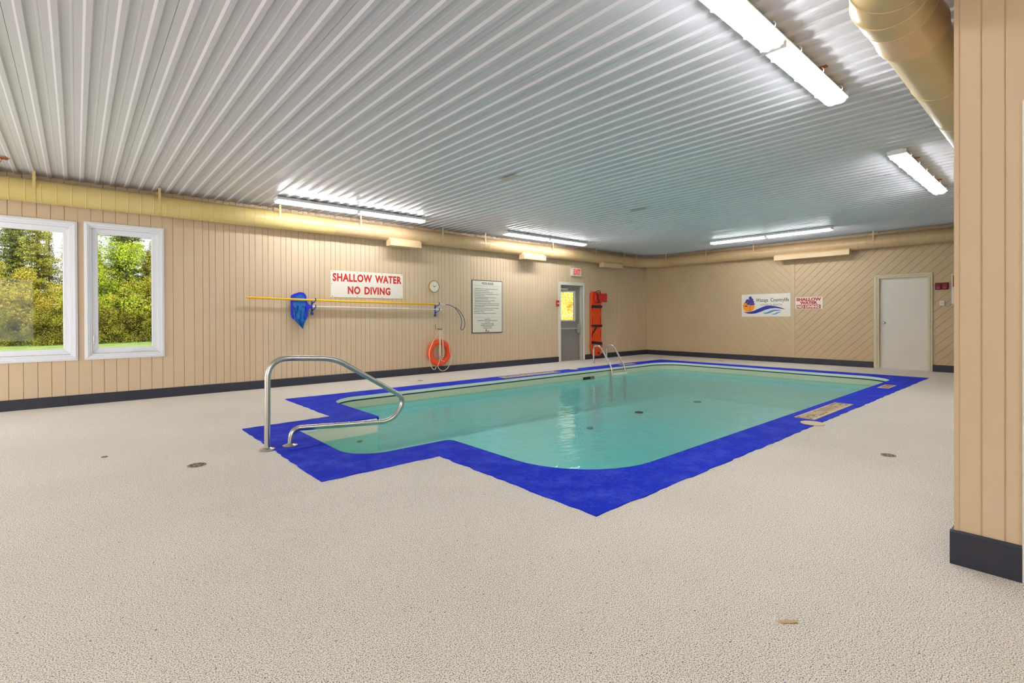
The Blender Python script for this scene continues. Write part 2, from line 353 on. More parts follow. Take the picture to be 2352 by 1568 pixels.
fl = MB(); fl.add([(2.28, 5.572, .005), (2.74, 5.572, .005), (2.74, 5.572, -.045), (2.46, 5.572, -.05), (2.30, 5.572, -.02), (2.28, 5.60, .005), (2.74, 5.60, .005), (2.74, 5.6, -.045), (2.46, 5.6, -.05), (2.3, 5.6, -.02)],
                  [(0, 1, 2, 3, 4), (9, 8, 7, 6, 5), (0, 4, 9, 5), (4, 3, 8, 9), (3, 2, 7, 8), (2, 1, 6, 7), (1, 0, 5, 6)])
fl.build('border_flap', M['blueband'], floor)
# ---- ceiling of ribbed sheets
ceiling = tag(MB().box(X0-.2, BX+.2, Y0-.2, WY+.2, CZ+.012, CZ+.25).build('ceiling', M['ceil'], loc=1), kind='structure')
P_ = .1638
prof = [(-.001, 0)]
for k in range(5):
    c = (k+.5)*P_
    prof += [(c-.030, 0), (c-.016, -.015), (c+.016, -.015), (c+.030, 0)]
    if k < 4: prof += [(c+.072, 0), (c+.0755, -.0012), (c+.086, -.0012), (c+.0895, 0)]
prof += [(5*P_+.001, 0)]
mb = MB(); n_ = len(prof)
mb.add([(a, Y0, z) for a, z in prof]+[(a, WY-.002, z) for a, z in prof], [(i, n_+i, n_+i+1, i+1) for i in range(n_-1)])
mb.add([(a, WY-.002, z) for a, z in prof[1:-1]]+[(a, WY-.002, .008) for a, z in prof[1:-1]], [(i, i+1, n_-2+i+1, n_-2+i) for i in range(n_-3)])
me = bpy.data.meshes.new('panel'); me.from_pydata(mb.v, [], mb.f); me.materials.append(M['ceil'])
x = -.289+.034-P_/2-5*P_*6
while x < BX:
    o = bpy.data.objects.new('panel', me); COL.objects.link(o); o.parent = ceiling; o.location = (x, 0, CZ); x += 5*P_
mb = MB(); x = -1.9
while x < BX-.1:                                # sheet screws, too small to pick apart
    y = 2.2
    while y < 9.1:
        mb.disc((x+rnd.uniform(-.01, .01), y+rnd.uniform(-.03, .03), CZ-.0045), .005, .004, 6); y += .61
    x += P_*2
tag(mb.build('screws', M['dull'], ceiling), kind='stuff')
# dark joint where ceiling sheet meets walls
# ---- left wall: backing slab with openings, siding boards as pieces
win = [(-1.69, -.04, .68, 2.50), (.145, .96, .68, 2.52)]; dr1 = (9.80, 10.76, 0, 2.11)
def wall_slab(name, x0, x1, z0, z1, holes, fn, d0, d1, m):
    xs = sorted({x0, x1, *[h[0] for h in holes], *[h[1] for h in holes]}); zs = sorted({z0, z1, *[h[2] for h in holes], *[h[3] for h in holes]}); mb = MB()
    for i in range(len(xs)-1):
        for j in range(len(zs)-1):
            c = ((xs[i]+xs[i+1])/2, (zs[j]+zs[j+1])/2)
            if any(h[0] < c[0] < h[1] and h[2] < c[1] < h[3] for h in holes): continue
            mb.prism([(xs[i], zs[j]), (xs[i+1], zs[j]), (xs[i+1], zs[j+1]), (xs[i], zs[j+1])], d0, d1, fn)
    return tag(mb.build(name, m, loc=1), kind='structure')
fL = lambda a, b_, d: (a, WY+d, b_)
wall_left = wall_slab('wall_left', X0, BX+.15, -.0, CZ+.1, win+[dr1], fL, .018, .17, [M['groove']])
edges = [1.409]
while edges[-1] > X0: edges.append(edges[-1]-.1385)
edges = edges[::-1]
pat = [.118, .087, .09]; i = 0
while edges[-1] < BX-.05: edges.append(edges[-1]+pat[i % 3]); i += 1
edges[-1] = BX
def unit_board(m, c=.025):
    me = bpy.data.meshes.new('board')
    P = [(0, .018), (0, .0045), (c, 0), (1-c, 0), (1, .0045), (1, .018)]
    n = len(P); vs = [(a, d, 0) for a, d in P]+[(a, d, 1) for a, d in P]
    me.from_pydata(vs, [], [tuple(range(n))[::-1], tuple(range(n, 2*n))]+[(i, i+1, n+i+1, n+i) for i in range(n-1)]); me.materials.append(m); return me
ub = unit_board(M['wall'])
def board(x0, x1, z0, z1):
    if x1-x0 < .012 or z1-z0 < .02: return
    o = bpy.data.objects.new('board', ub); COL.objects.link(o); o.parent = wall_left; o.location = (x0+.0013, WY, z0); o.scale = (x1-x0-.0026, 1, z1-z0)
def notched(x0, x1, h):                          # a board cut around the edge of an opening
    mb = MB(); x0 += .0013; x1 -= .0013; u0, u1 = max(x0, h[0]), min(x1, h[1])
    for q in ((x0, x1, 0, h[2]), (x0, x1, h[3], CZ), (x0, u0, h[2], h[3]), (u1, x1, h[2], h[3])):
        if q[1]-q[0] > .001 and q[3]-q[2] > .001: mb.box(q[0], q[1], WY, WY+.018, q[2], q[3])
    mb.build('board', M['wall'], wall_left)
for a, b_ in zip(edges, edges[1:]):
    hit = [h for h in win+[dr1] if min(b_, h[1])-max(a, h[0]) > .001]
    if not hit: board(a, b_, 0, CZ)
    elif hit[0][0] <= a and hit[0][1] >= b_: board(a, b_, 0, hit[0][2]); board(a, b_, hit[0][3], CZ)
    else: notched(a, b_, hit[0])
MB().box(BX-.05, BX, WY-.006, WY+.001, .13, 2.74).build('corner_strip', M['wall'], wall_left)
# ---- back wall: diagonal siding in a chevron
fB = lambda a, b_, d: (BX+d, a, b_)
dr2 = (2.15, 3.06, 0, 2.07)
wall_back = wall_slab('wall_back', .2, WY+.15, 0, CZ+.1, [dr2], fB, .018, .17, [M['groove2']])
def clip(poly, ax, val, keep_less):
    out = []; n = len(poly)
    for i in range(n):
        p, q = poly[i], poly[(i+1) % n]; ip = (p[ax] <= val) == keep_less; iq = (q[ax] <= val) == keep_less
        if ip: out.append(p)
        if ip != iq:
            t = (val-p[ax])/(q[ax]-p[ax]); out.append((p[0]+t*(q[0]-p[0]), p[1]+t*(q[1]-p[1])))
    return out
def diag(rects, sgn, c0, step, g_=.0032):
    # lines: z + sgn*Y = c
    k = -60
    while k < 90:
        c = c0+step*k; k += 1; mb = MB()
        for (y0, y1, z0, z1) in rects:
            P = [(y, c-sgn*y) for y in (0, 10)]; P = [(0, c+g_-sgn*0), (12, c+g_-sgn*12), (12, c+step-g_-sgn*12), (0, c+step-g_)]
            for ax, v_, kl in ((0, y0, False), (0, y1, True), (1, z0, False), (1, z1, True)):
                P = clip(P, ax, v_, kl)
                if len(P) < 3: break
            if len(P) >= 3:
                ar = sum(P[i][0]*P[(i+1) % len(P)][1]-P[(i+1) % len(P)][0]*P[i][1] for i in range(len(P)))/2
                if abs(ar) > .0006: mb.prism(P, 0, .018, fB)
        if mb.v: mb.build('board', M['wall2'], wall_back)
diag([(.4, 2.15, 0, CZ), (2.15, 3.06, 2.07, CZ), (3.06, 4.817, 0, CZ)], 1, 5.789, .188)
diag([(4.915, WY, 0, CZ)], -1, -4.9, .188, .0016)
MB().box(BX-.012, BX+.02, 4.817, 4.912, 0, CZ).build('centre_batten', M['trimtan'], wall_back, bevel=.003)
# ---- right side: return wall whose edge stands at the right of the picture
wall_right = tag(MB().box(3.218, BX+.1, .24, .40, 0, CZ+.05).box(3.218, 3.36, Y0, .38, 0, CZ+.05).build('wall_right', M['wall'], loc=1), kind='structure')
ub2 = unit_board(M['wall'], .055); ub2.transform(Matrix.Rotation(-PI/2, 4, 'Z'))
yy = [.40, .305, .226, .14]
while yy[-1] > -3.9: yy.append(yy[-1]-.082)
for a, b_ in zip(yy, yy[1:]):
    o = bpy.data.objects.new('board', ub2); COL.objects.link(o); o.parent = wall_right; o.location = (3.20, a-.0003, 0)
    o.scale = (1, a-b_-.0006, CZ)
MB().box(3.197, 3.22, .385, .403, .0, CZ).build('corner_strip', M['trimtan'], wall_right)
# ---- walls behind the camera
wall_front = tag(MB().box(X0-.15, X0, Y0-.15, WY+.15, 0, CZ).build('wall_front', M['wall'], loc=1), kind='structure')
wall_rear = tag(MB().box(X0-.15, 3.36, Y0-.15, Y0, 0, CZ).build('wall_rear', M['wall'], loc=1), kind='structure')
# ---- baseboards, in lengths
def baseboard(name, segs, fn, h=.142, t=.022):
    p = empty(name, (0, 0, 0), kind='structure')
    for a, b_ in segs:
        n = max(1, round(abs(b_-a)/1.22))
        for i in range(n):
            u, v_ = a+(b_-a)*i/n, a+(b_-a)*(i+1)/n; lo, hi = min(u, v_)+.001, max(u, v_)-.001
            mb = MB(); mb.prism([(0, 0), (-t, 0), (-t, h-.008), (-t+.008, h), (0, h)], lo, hi, fn); mb.build('base_strip', M['base'], p)
baseboard('baseboard_left', [(X0, 9.74), (10.815, BX)], lambda a, b_, d: (d, WY+a, b_))
baseboard('baseboard_back', [(WY, 3.14), (2.09, .4)], lambda a, b_, d: (BX+a, d, b_))
baseboard('baseboard_right', [(.418, .165)], lambda a, b_, d: (3.20+a, d, b_), h=.163, t=.018)
MB().box(3.2, BX, .40, .418, 0, .15).build('base_strip', M['base'], bpy.data.objects['baseboard_right'])
# ------------------------------------------------------------------ windows
def frame_ring(mb, x0, x1, z0, z1, w_, ya, yb, fn=None):
    fn = fn or (lambda a, b_, d: (a, d, b_))
    O = [(x0, z0), (x1, z0), (x1, z1), (x0, z1)]; I = [(x0+w_, z0+w_), (x1-w_, z0+w_), (x1-w_, z1-w_), (x0+w_, z1-w_)]
    for i in range(4):
        j = (i+1) % 4; mb.prism([O[i], O[j], I[j], I[i]], ya, yb, fn)
    return mb
def window(name, x0, x1, z0, z1, crank):
    p = empty(name, ((x0+x1)/2, WY, z0), kind='structure')
    frame_ring(MB(), x0, x1, z0, z1, .060, WY-.022, WY+.001).build('casing', M['white'], p, bevel=.004)
    frame_ring(MB(), x0+.018, x1-.018, z0+.018, z1-.018, .022, WY-.032, WY-.021).build('casing_moulding', M['white'], p, bevel=.004)
    frame_ring(MB(), x0+.060, x1-.060, z0+.060, z1-.060, .022, WY-.008, WY+.12).build('frame', M['white'], p, bevel=.003)
    frame_ring(MB(), x0+.080, x1-.080, z0+.088, z1-.082, .068, WY+.03, WY+.09).build('sash', M['white'], p, bevel=.006)
    frame_ring(MB(), x0+.143, x1-.143, z0+.152, z1-.146, .010, WY+.04, WY+.075).build('glazing_bead', M['white'], p, bevel=.002)
    MB().box(x0+.14, x1-.14, WY+.055, WY+.061, z0+.15, z1-.14).build('pane', M['glass'], p)
    if crank:
        c = MB().box(.60, .73, WY-.028, WY+.01, .722, .742); c.tube([(.63, WY-.03, .742), (.68, WY-.036, .752), (.725, WY-.032, .748)], .007, 8)
        c.build('crank_handle', M['white'], p, bevel=.002)
        l = MB().box(.175, .195, WY-.004, WY+.02, .84, .97); l.tube([(.185, WY-.005, .88), (.187, WY-.025, .91), (.185, WY-.02, .95)], .006, 8)
        l.build('lock_lever', M['white'], p, bevel=.002)
window('window_1', -1.75, .017, .626, 2.558, False)
window('window_2', .087, 1.016, .626, 2.577, True)
# ------------------------------------------------------------------ exit door (recessed, half glass)
d1 = empty('door_1', (10.27, WY, 0), kind='structure')
c = MB()
for poly in ([(9.745, 0), (9.83, 0), (9.83, 2.075), (9.745, 2.16)], [(10.73, 0), (10.81, 0), (10.81, 2.16), (10.73, 2.075)], [(9.745, 2.16), (9.83, 2.075), (10.73, 2.075), (10.81, 2.16)]):
    c.prism(poly, -.02, .02, fL)
c.build('casing', M['whitepaint'], d1, bevel=.004)
j = MB().box(9.80, 9.83, WY+.0, WY+.17, 0, 2.09).box(10.73, 10.76, WY, WY+.17, 0, 2.09).box(9.8, 10.76, WY, WY+.17, 2.075, 2.11)
j.box(10.69, 10.73, WY+.05, WY+.105, 0, 2.075).box(9.83, 9.85, WY+.09, WY+.12, 0, 2.075).box(9.83, 10.73, WY+.09, WY+.12, 2.04, 2.075)
j.build('jamb', M['jamb'], d1, bevel=.002)
MB().box(10.712, 10.73, WY+.03, WY+.051, 0, 2.07).build('weather_strip', M['whitepaint'], d1)
sl = MB(); yA, yB = WY+.11, WY+.155
gx0, gx1, gz0, gz1 = 9.905, 10.52, 1.11, 1.905
for bx in ((9.83, gx0, .01, 2.06), (gx1, 10.715, .01, 2.06), (gx0, gx1, .01, gz0), (gx0, gx1, gz1, 2.06)): sl.box(bx[0], bx[1], yA, yB, bx[2], bx[3])
slab = sl.build('door_leaf', M['doorgrey'], d1)
frame_ring(MB(), gx0-.02, gx1+.02, gz0-.02, gz1+.02, .032, yA-.012, yA+.001).build('glazing_frame', M['whitepaint'], slab, bevel=.002)
MB().box(gx0, gx1, yA+.015, yA+.021, gz0, gz1).build('pane', M['glass'], slab)
pb = MB(); pb.tube([(9.86, yA-.055, .885), (10.58, yA-.055, .885)], .024, 10); pb.build('panic_bar', M['dull'], slab, smooth=True)
q = MB(); q.prism([(10.575, .76), (10.65, .76), (10.665, .80), (10.665, .98), (10.65, 1.01), (10.575, 1.01)], -.08+.11, 0.11, fL); q.build('latch_case', M['dull'], slab, bevel=.006)
q = MB().box(9.86, 9.885, yA-.06, yA, .85, .92); q.build('bar_bracket', M['dull'], slab, bevel=.003)
cl_ = empty('unused')
bpy.data.objects.remove(cl_)
q = MB().box(9.90, 10.20, yA-.055, yA, 1.935, 2.0); closer = q.build('door_closer', M['jamb'], slab, bevel=.005)
q = MB(); q.tube([(10.10, yA-.05, 2.005), (10.35, yA-.10, 2.03), (10.16, WY+.02, 2.06)], .008, 8); q.build('closer_arm', M['dull'], slab, smooth=True)
MB().box(9.8, 10.76, WY, WY+.17, .0, .012).build('threshold', M['dull'], d1)
# ------------------------------------------------------------------ back door
d2 = empty('door_2', (BX, 2.6, 0), kind='structure')
c = MB()
for poly in ([(2.09, 0), (2.174, 0), (2.174, 2.05), (2.09, 2.138)], [(3.035, 0), (3.14, 0), (3.14, 2.138), (3.035, 2.05)], [(2.09, 2.138), (2.174, 2.05), (3.035, 2.05), (3.14, 2.138)]):
    c.prism(poly, -.028, .018, fB)
c.build('casing', M['cream'], d2, bevel=.005)
c = MB()
for poly in ([(2.125, 0), (2.145, 0), (2.145, 2.08), (2.125, 2.1)], [(3.075, 0), (3.1, 0), (3.1, 2.1), (3.075, 2.08)], [(2.125, 2.1), (2.145, 2.08), (3.075, 2.08), (3.1, 2.1)]):
    c.prism(poly, -.038, -.027, fB)
c.build('casing_moulding', M['cream'], d2, bevel=.004)
MB().box(BX, BX+.12, 2.15, 2.175, 0, 2.07).box(BX, BX+.12, 3.034, 3.06, 0, 2.07).box(BX, BX+.12, 2.15, 3.06, 2.049, 2.07).build('jamb', M['cream'], d2)
leaf = MB().box(BX+.035, BX+.078, 2.178, 3.031, .022, 2.046).build('door_leaf', M['doorwhite'], d2, bevel=.002)
k = MB(); k.disc((BX+.035, 2.955, 1.045), .03, -.008, 20, 'x'); k.tube([(BX+.03, 2.955, 1.045), (BX-.005, 2.955, 1.045)], .011, 12)
k.tube([(BX-.0, 2.955, 1.045), (BX-.012, 2.955, 1.045), (BX-.03, 2.955, 1.045), (BX-.04, 2.955, 1.045)], [.012, .024, .027, .016], 16); k.build('door_knob', M['dull'], leaf, smooth=True)
MB().box(BX, BX+.14, 2.15, 3.06, 0, .018).build('threshold', M['whitepaint'], d2)
# ---- casing at the right edge
d3 = empty('door_3', (3.2, -.3, 0), kind='structure')
c = MB()
for poly in ([(.171, 0), (.171, 2.161), (.1, 2.09), (.1, 0)], [(-.83, 0), (-.76, 0), (-.76, 2.09), (-.83, 2.161)], [(-.83, 2.161), (-.76, 2.09), (.1, 2.09), (.171, 2.161)]):
    c.prism(poly, -.02, .001, lambda a, b_, d: (3.2+d, a, b_))
c.build('casing', M['whitepaint'], d3, bevel=.004)
MB().box(3.190, 3.20, -.76, .1, .01, 2.09).build('door_leaf', M['doorwhite'], d3)
# ------------------------------------------------------------------ swimming pool
pl = empty('swimming_pool', (7.3, 4.84, -.86), 'shallow rectangular swimming pool with pale liner and a stepped entry bay', 'pool')
PZ = -.85
o1 = offset(pool, .0); q = [(offset(pool, -.004), .0), (offset(pool, -.016), -.008), (offset(pool, -.02), -.03), (offset(pool, -.014), -.052), (offset(pool, .004), -.058)]
ring_strip(q).build('coping', M['coping'], pl, smooth=True)
bd = offset(pool, -.001); bm_ = MB(); N_ = len(bd)
for i in range(N_):
    a, b_ = bd[i], bd[(i+1) % N_]
    if a[0] > 2.74 and b_[0] > 2.74 and not (a[0] < 2.80 and 4 < a[1] < 5.65 and b_[0] < 2.8 and 4 < b_[1] < 5.65): bm_.add([(a[0], a[1], -.056), (b_[0], b_[1], -.056), (b_[0], b_[1], -.077), (a[0], a[1], -.077)], [(0, 1, 2, 3)])
bm_.build('liner_bead', M['bead'], pl)
bp2 = MB(); bd = offset(pool, -.0035)
for i in range(N_):
    a, b_ = bd[i], bd[(i+1) % N_]
    if a[0] < 2.745 or b_[0] < 2.745: bp2.add([(a[0], a[1], -.022), (b_[0], b_[1], -.022), (b_[0], b_[1], -.6), (a[0], a[1], -.6)], [(0, 1, 2, 3)])
bp2.build('entry_panel', M['step'], pl)
ring_strip([(offset(pool, .0), -.05), (offset(pool, -.002), -.20)]).build('liner_wall', M['liner'], pl, smooth=True)
ring_strip([(offset(pool, -.002), -.199), (offset(pool, -.002), PZ+.05), (offset(pool, -.02), PZ+.02), (offset(pool, -.06), PZ)]).build('lower_liner', M['linerfloor'], pl, smooth=True)
plate(offset(pool, -.055), [], PZ-.05, PZ).build('pool_floor', M['linerfloor'], pl)
# solid shell behind the liner
ring_strip([(offset(pool, .005), -.12), (offset(pool, .005), -.95), (offset(pool, .12), -.95), (offset(pool, .12), -.12)]).build('shell', M['exterior'], pl)
def step_poly(xr, r):
    return rounded([(1.76, 4.072), (xr, 4.072), (xr, 5.583), (1.76, 5.583)], [.04, r, r, .04], 8)
for xr, zt in ((2.12, -.31), (2.42, -.47), (2.72, -.63)):
    sp = step_poly(xr, .16 if xr < 2.6 else .03); t_ = MB(); t_.prism(sp, PZ, zt, lambda a, b_, d: (a, b_, d)); s_ = t_.build('step', M['step'], pl, bevel=.012)
    if xr < 2.6:
        e_ = MB(); e_.tube([(xr-.01, 4.22+.04*i, zt+.002) for i in range(int(1.2/.04))], .008, 6); e_.build('step_nosing', M['stepnose'], s_)
f_ = MB(); f_.disc((2.50, 5.575, -.25), .036, .008, 20, 'y', ry=.015); f_.build('return_fitting', mat('rusty fitting', hexc(150, 104, 50), .7), pl)
for nme, (dx, dy), r_, mm_ in (('main_drain', (9.05, 6.22), .085, 'maindrain'), ('floor_fitting', (11.2, 6.05), .09, 'stepnose'), ('floor_fitting', (7.1, 5.95), .055, 'stepnose')):
    a = MB(); a.disc((dx, dy, PZ), r_, .02, 24); a.build(nme, M[mm_], pl, bevel=.004)
sk = MB(); frame_ring(sk, 8.53, 8.95, -.225, -.138, .012, 7.34, 7.365); sk.build('skimmer_frame', M['liner'], pl)
MB().box(8.545, 8.935, 7.352, 7.362, -.215, -.150).build('skimmer_mouth', M['drain'], pl)
MB().box(8.545, 8.80, 7.349, 7.353, -.212, -.153).build('skimmer_opening', M['darkhole'], pl)
# water
wz = -.182; wp = offset(pool, .001)
wb = MB(); n_ = len(wp)
pw = plate(wp, [], PZ-.004, wz)
water = tag(pw.build('pool_water', M['water']), 'clear teal water with gentle ripples filling the swimming pool', 'water')
# ------------------------------------------------------------------ entry rail
def arc_path(pts, rad, seg=8):
    out = [Vector(pts[0])]
    for i in range(1, len(pts)-1):
        p = Vector(pts[i]); a = (Vector(pts[i-1])-p); b_ = (Vector(pts[i+1])-p); r_ = rad[i-1]
        la, lb = a.length, b_.length; a.normalize(); b_.normalize(); t = min(r_, la*.49, lb*.49)
        s0, s1 = p+a*t, p+b_*t
        for k in range(seg+1):
            u = k/seg; out.append((1-u)**2*s0+2*u*(1-u)*p+u*u*s1)
    out.append(Vector(pts[-1])); return out
gr = empty('grab_rail', (1.40, 4.88, 0), 'bent stainless steel handrail beside the pool entry steps', 'handrail')
path = arc_path([(1.303, 4.88, 0), (1.310, 4.88, .838), (1.93, 4.88, .800), (2.72, 4.88, .315), (2.56, 4.88, .088), (1.52, 4.88, .165), (1.502, 4.88, 0)], [.20, .13, .16, .16, .20], 10)
t_ = MB(); t_.tube(path, .0258, 18); t_.build('tube', M['steel'], gr, smooth=True)
for x_ in (1.303, 1.502):
    t_ = MB(); t_.disc((x_, 4.88, .006), .066, .006, 32); t_.tube([(x_, 4.88, .011), (x_, 4.88, .018), (x_, 4.88, .028)], [.058, .045, .027], 24); t_.build('flange', M['steel'], gr, smooth=True)
# ------------------------------------------------------------------ pool ladder
la = empty('pool_ladder', (9.8, 7.6, 0), 'stainless steel pool ladder with two arched rails at the far long side', 'ladder')
for x_ in (9.55, 10.06):
    p_ = arc_path([(x_, 7.87, .0), (x_, 7.87, .50), (x_, 7.66, .50), (x_, 7.31, -.04), (x_, 7.31, -.80)], [.13, .13, .09], 8)
    t_ = MB(); t_.tube(p_, .022, 14); t_.build('rail', M['steel'], la, smooth=True)
    t_ = MB(); t_.tube([(x_, 7.87, .002), (x_, 7.87, .06)], .035, 16); t_.build('socket_collar', M['whitepaint'], la, smooth=True)
for z_ in (-.165,):
    MB().box(9.54, 10.09, 7.265, 7.335, z_-.03, z_+.03).build('tread', M['signwhite'], la, bevel=.008)
# ------------------------------------------------------------------ ducts
def seam_duct(name, path, r, m, parent, pitch=.13, rib=.004):
    P = [Vector(p) for p in path]; L = [0]
    for a, b_ in zip(P, P[1:]): L.append(L[-1]+(b_-a).length)
    pts = []; rs = []
    def at(s):
        for i in range(len(P)-1):
            if s <= L[i+1]+1e-9: t = (s-L[i])/(L[i+1]-L[i]); return P[i].lerp(P[i+1], t)
        return P[-1]
    s = 0.0
    while s < L[-1]-.001:
        pts += [at(s), at(s+.006)]; rs += [r, r]
        if s+pitch < L[-1]: pts += [at(s+pitch-.018), at(s+pitch-.012), at(s+pitch-.009), at(s+pitch-.003)]; rs += [r, r, r+rib, r+rib]
        s += pitch
    pts.append(P[-1]); rs.append(r)
    mb = MB(); mb.tube(pts, rs, 28); return mb.build(name, m, parent, smooth=True)
du = empty('ventilation_duct', (6, 9.04, 2.73), 'long round duct along the left and back walls, yellow then tan', 'duct')
DY, DZ, DR = 9.04, 2.880, .147
seam_duct('yellow_duct_section', [(X0+.02, DY, DZ), (3.56, DY, DZ)], DR+.002, M['yellowduct'], du, .15, .003)['label'] = 'yellow painted spiral duct section above the windows'
seam_duct('duct_section', [(3.55, DY, DZ), (12.75, DY, DZ)], DR, M['tanduct'], du, .15, .002)
el = [(13.64-.9*0+0, 0)]
ep = []
for k in range(5):
    a = PI/2*(1-k/4); ep.append((12.95+.70*math.cos(a), 8.34+.70*math.sin(a), DZ))
t_ = MB(); t_.tube([(12.74, DY, DZ)]+ep+[(13.65, 8.15, DZ)], DR+.008, 28); t_.build('elbow', M['tanduct'], du, smooth=True)
seam_duct('duct_section', [(13.65, 8.16, DZ), (13.65, .45, DZ)], DR, M['tanduct'], du, .15, .002)
for x_ in (-.40, .93, 2.6, 4.03, 5.85, 7.0, 9.2, 10.9, 12.2, 12.85):
    mt = M['yellowduct'] if x_ < 3.5 else M['tanduct']
    t_ = MB(); a_ = [(DY+(DR+.005)*math.cos(t), DZ+(DR+.005)*math.sin(t)) for t in [PI*(1.02+.96*k/14)-PI*.0 for k in range(15)]]
    for (y1, z1), (y2, z2) in zip([(DY-DR-.005, CZ-.012)]+a_+[(DY+DR+.003, CZ-.012)], a_+[(DY+DR+.003, CZ-.012)]+[(DY+DR+.003, CZ-.012)]):
        if abs(y1-y2)+abs(z1-z2) < 1e-6: continue
        t_.add([(x_-.016, y1, z1), (x_+.016, y1, z1), (x_+.016, y2, z2), (x_-.016, y2, z2), ], [(0, 1, 2, 3)])
    o = t_.build('hanger_strap', mt, du); md = o.modifiers.new('s', 'SOLIDIFY'); md.thickness = .003
for y_ in (8.3, 7.02, 5.70, 3.07, 1.6):
    t_ = MB(); x_ = 13.65; a_ = [(x_+(DR+.005)*math.cos(t), DZ+(DR+.005)*math.sin(t)) for t in [PI*(1.02+.96*k/14) for k in range(15)]]
    pp = [(x_-DR-.005, CZ-.012)]+a_+[(x_+DR+.003, CZ-.012)]
    for (x1, z1), (x2, z2) in zip(pp, pp[1:]): t_.add([(x1, y_-.016, z1), (x1, y_+.016, z1), (x2, y_+.016, z2), (x2, y_-.016, z2)], [(0, 1, 2, 3)])
    o = t_.build('hanger_strap', M['tanduct'], du); md = o.modifiers.new('s', 'SOLIDIFY'); md.thickness = .003
vp_ = [(8.87, 2.622), (9.06, 2.622), (9.06, 2.80), (8.955, 2.80), (8.90, 2.738), (8.87, 2.738)]
for a, b_ in ((4.63, 5.32), (8.17, 8.92), (11.25, 12.1)):
    t_ = MB(); t_.prism(vp_, a, b_, lambda p, q_, d: (d, p, q_)); t_.build('outlet_box', M['vent'], du, bevel=.003)
vq = [(13.49, 2.63), (13.66, 2.63), (13.66, 2.80), (13.56, 2.80), (13.52, 2.745), (13.49, 2.745)]
t_ = MB(); t_.prism(vq, 3.53, 5.19, lambda p, q_, d: (p, d, q_)); t_.build('outlet_box', M['vent'], du, bevel=.003)
# right hand duct with elbow
rd = empty('round_duct', (6, .655, 2.71), 'large tan round duct close overhead, ending in an elbow beside the right wall corner', 'duct')
ry_, rz_, rr = .655, 2.877, .163
seam_duct('duct_section', [(3.66, ry_, rz_), (BX-.35, ry_, rz_)], rr, M['oliveduct'], rd, .9, .004)
t_ = MB(); t_.tube([(3.36, ry_, rz_), (3.37, ry_, rz_), (3.39, ry_, rz_), (3.655, ry_, rz_), (3.675, ry_, rz_), (3.70, ry_, rz_), (3.705, ry_, rz_)], [rr+.006, rr+.014, rr+.008, rr+.008, rr+.014, rr+.014, rr], 36)
t_.build('coupling', M['tanduct'], rd, smooth=True)
gp = [(3.38, ry_, rz_)]
for k in range(5): a = PI/2*k/4; gp.append((3.2-.42*math.sin(a), ry_-.42*(1-math.cos(a)), rz_))
gp.append((2.78, Y0+.02, rz_))
t_ = MB()
for a, b_ in zip(gp, gp[1:]):
    a, b_ = Vector(a), Vector(b_); d_ = (b_-a).normalized()
t_.tube(gp, rr+.012, 36); t_.build('elbow', M['oliveduct'], rd, smooth=True)
for k in range(1, 6):
    c_ = Vector(gp[k]); d_ = (Vector(gp[min(k+1, 6)])-Vector(gp[k-1])).normalized()
    t_ = MB(); t_.tube([c_-d_*.006, c_-d_*.002, c_+d_*.002, c_+d_*.006], [rr+.009, rr+.017, rr+.017, rr+.009], 36, cap=False); t_.build('seam', M['oliveduct'], rd, smooth=True)
for x_ in (4.6, 7.4, 10.2, 12.6):
    for ya_ in (ry_+rr-.004, ry_-rr): MB().box(x_-.012, x_+.012, ya_, ya_+.004, 2.9, CZ-.012).build('hanger_strap', M['tanduct'], rd)
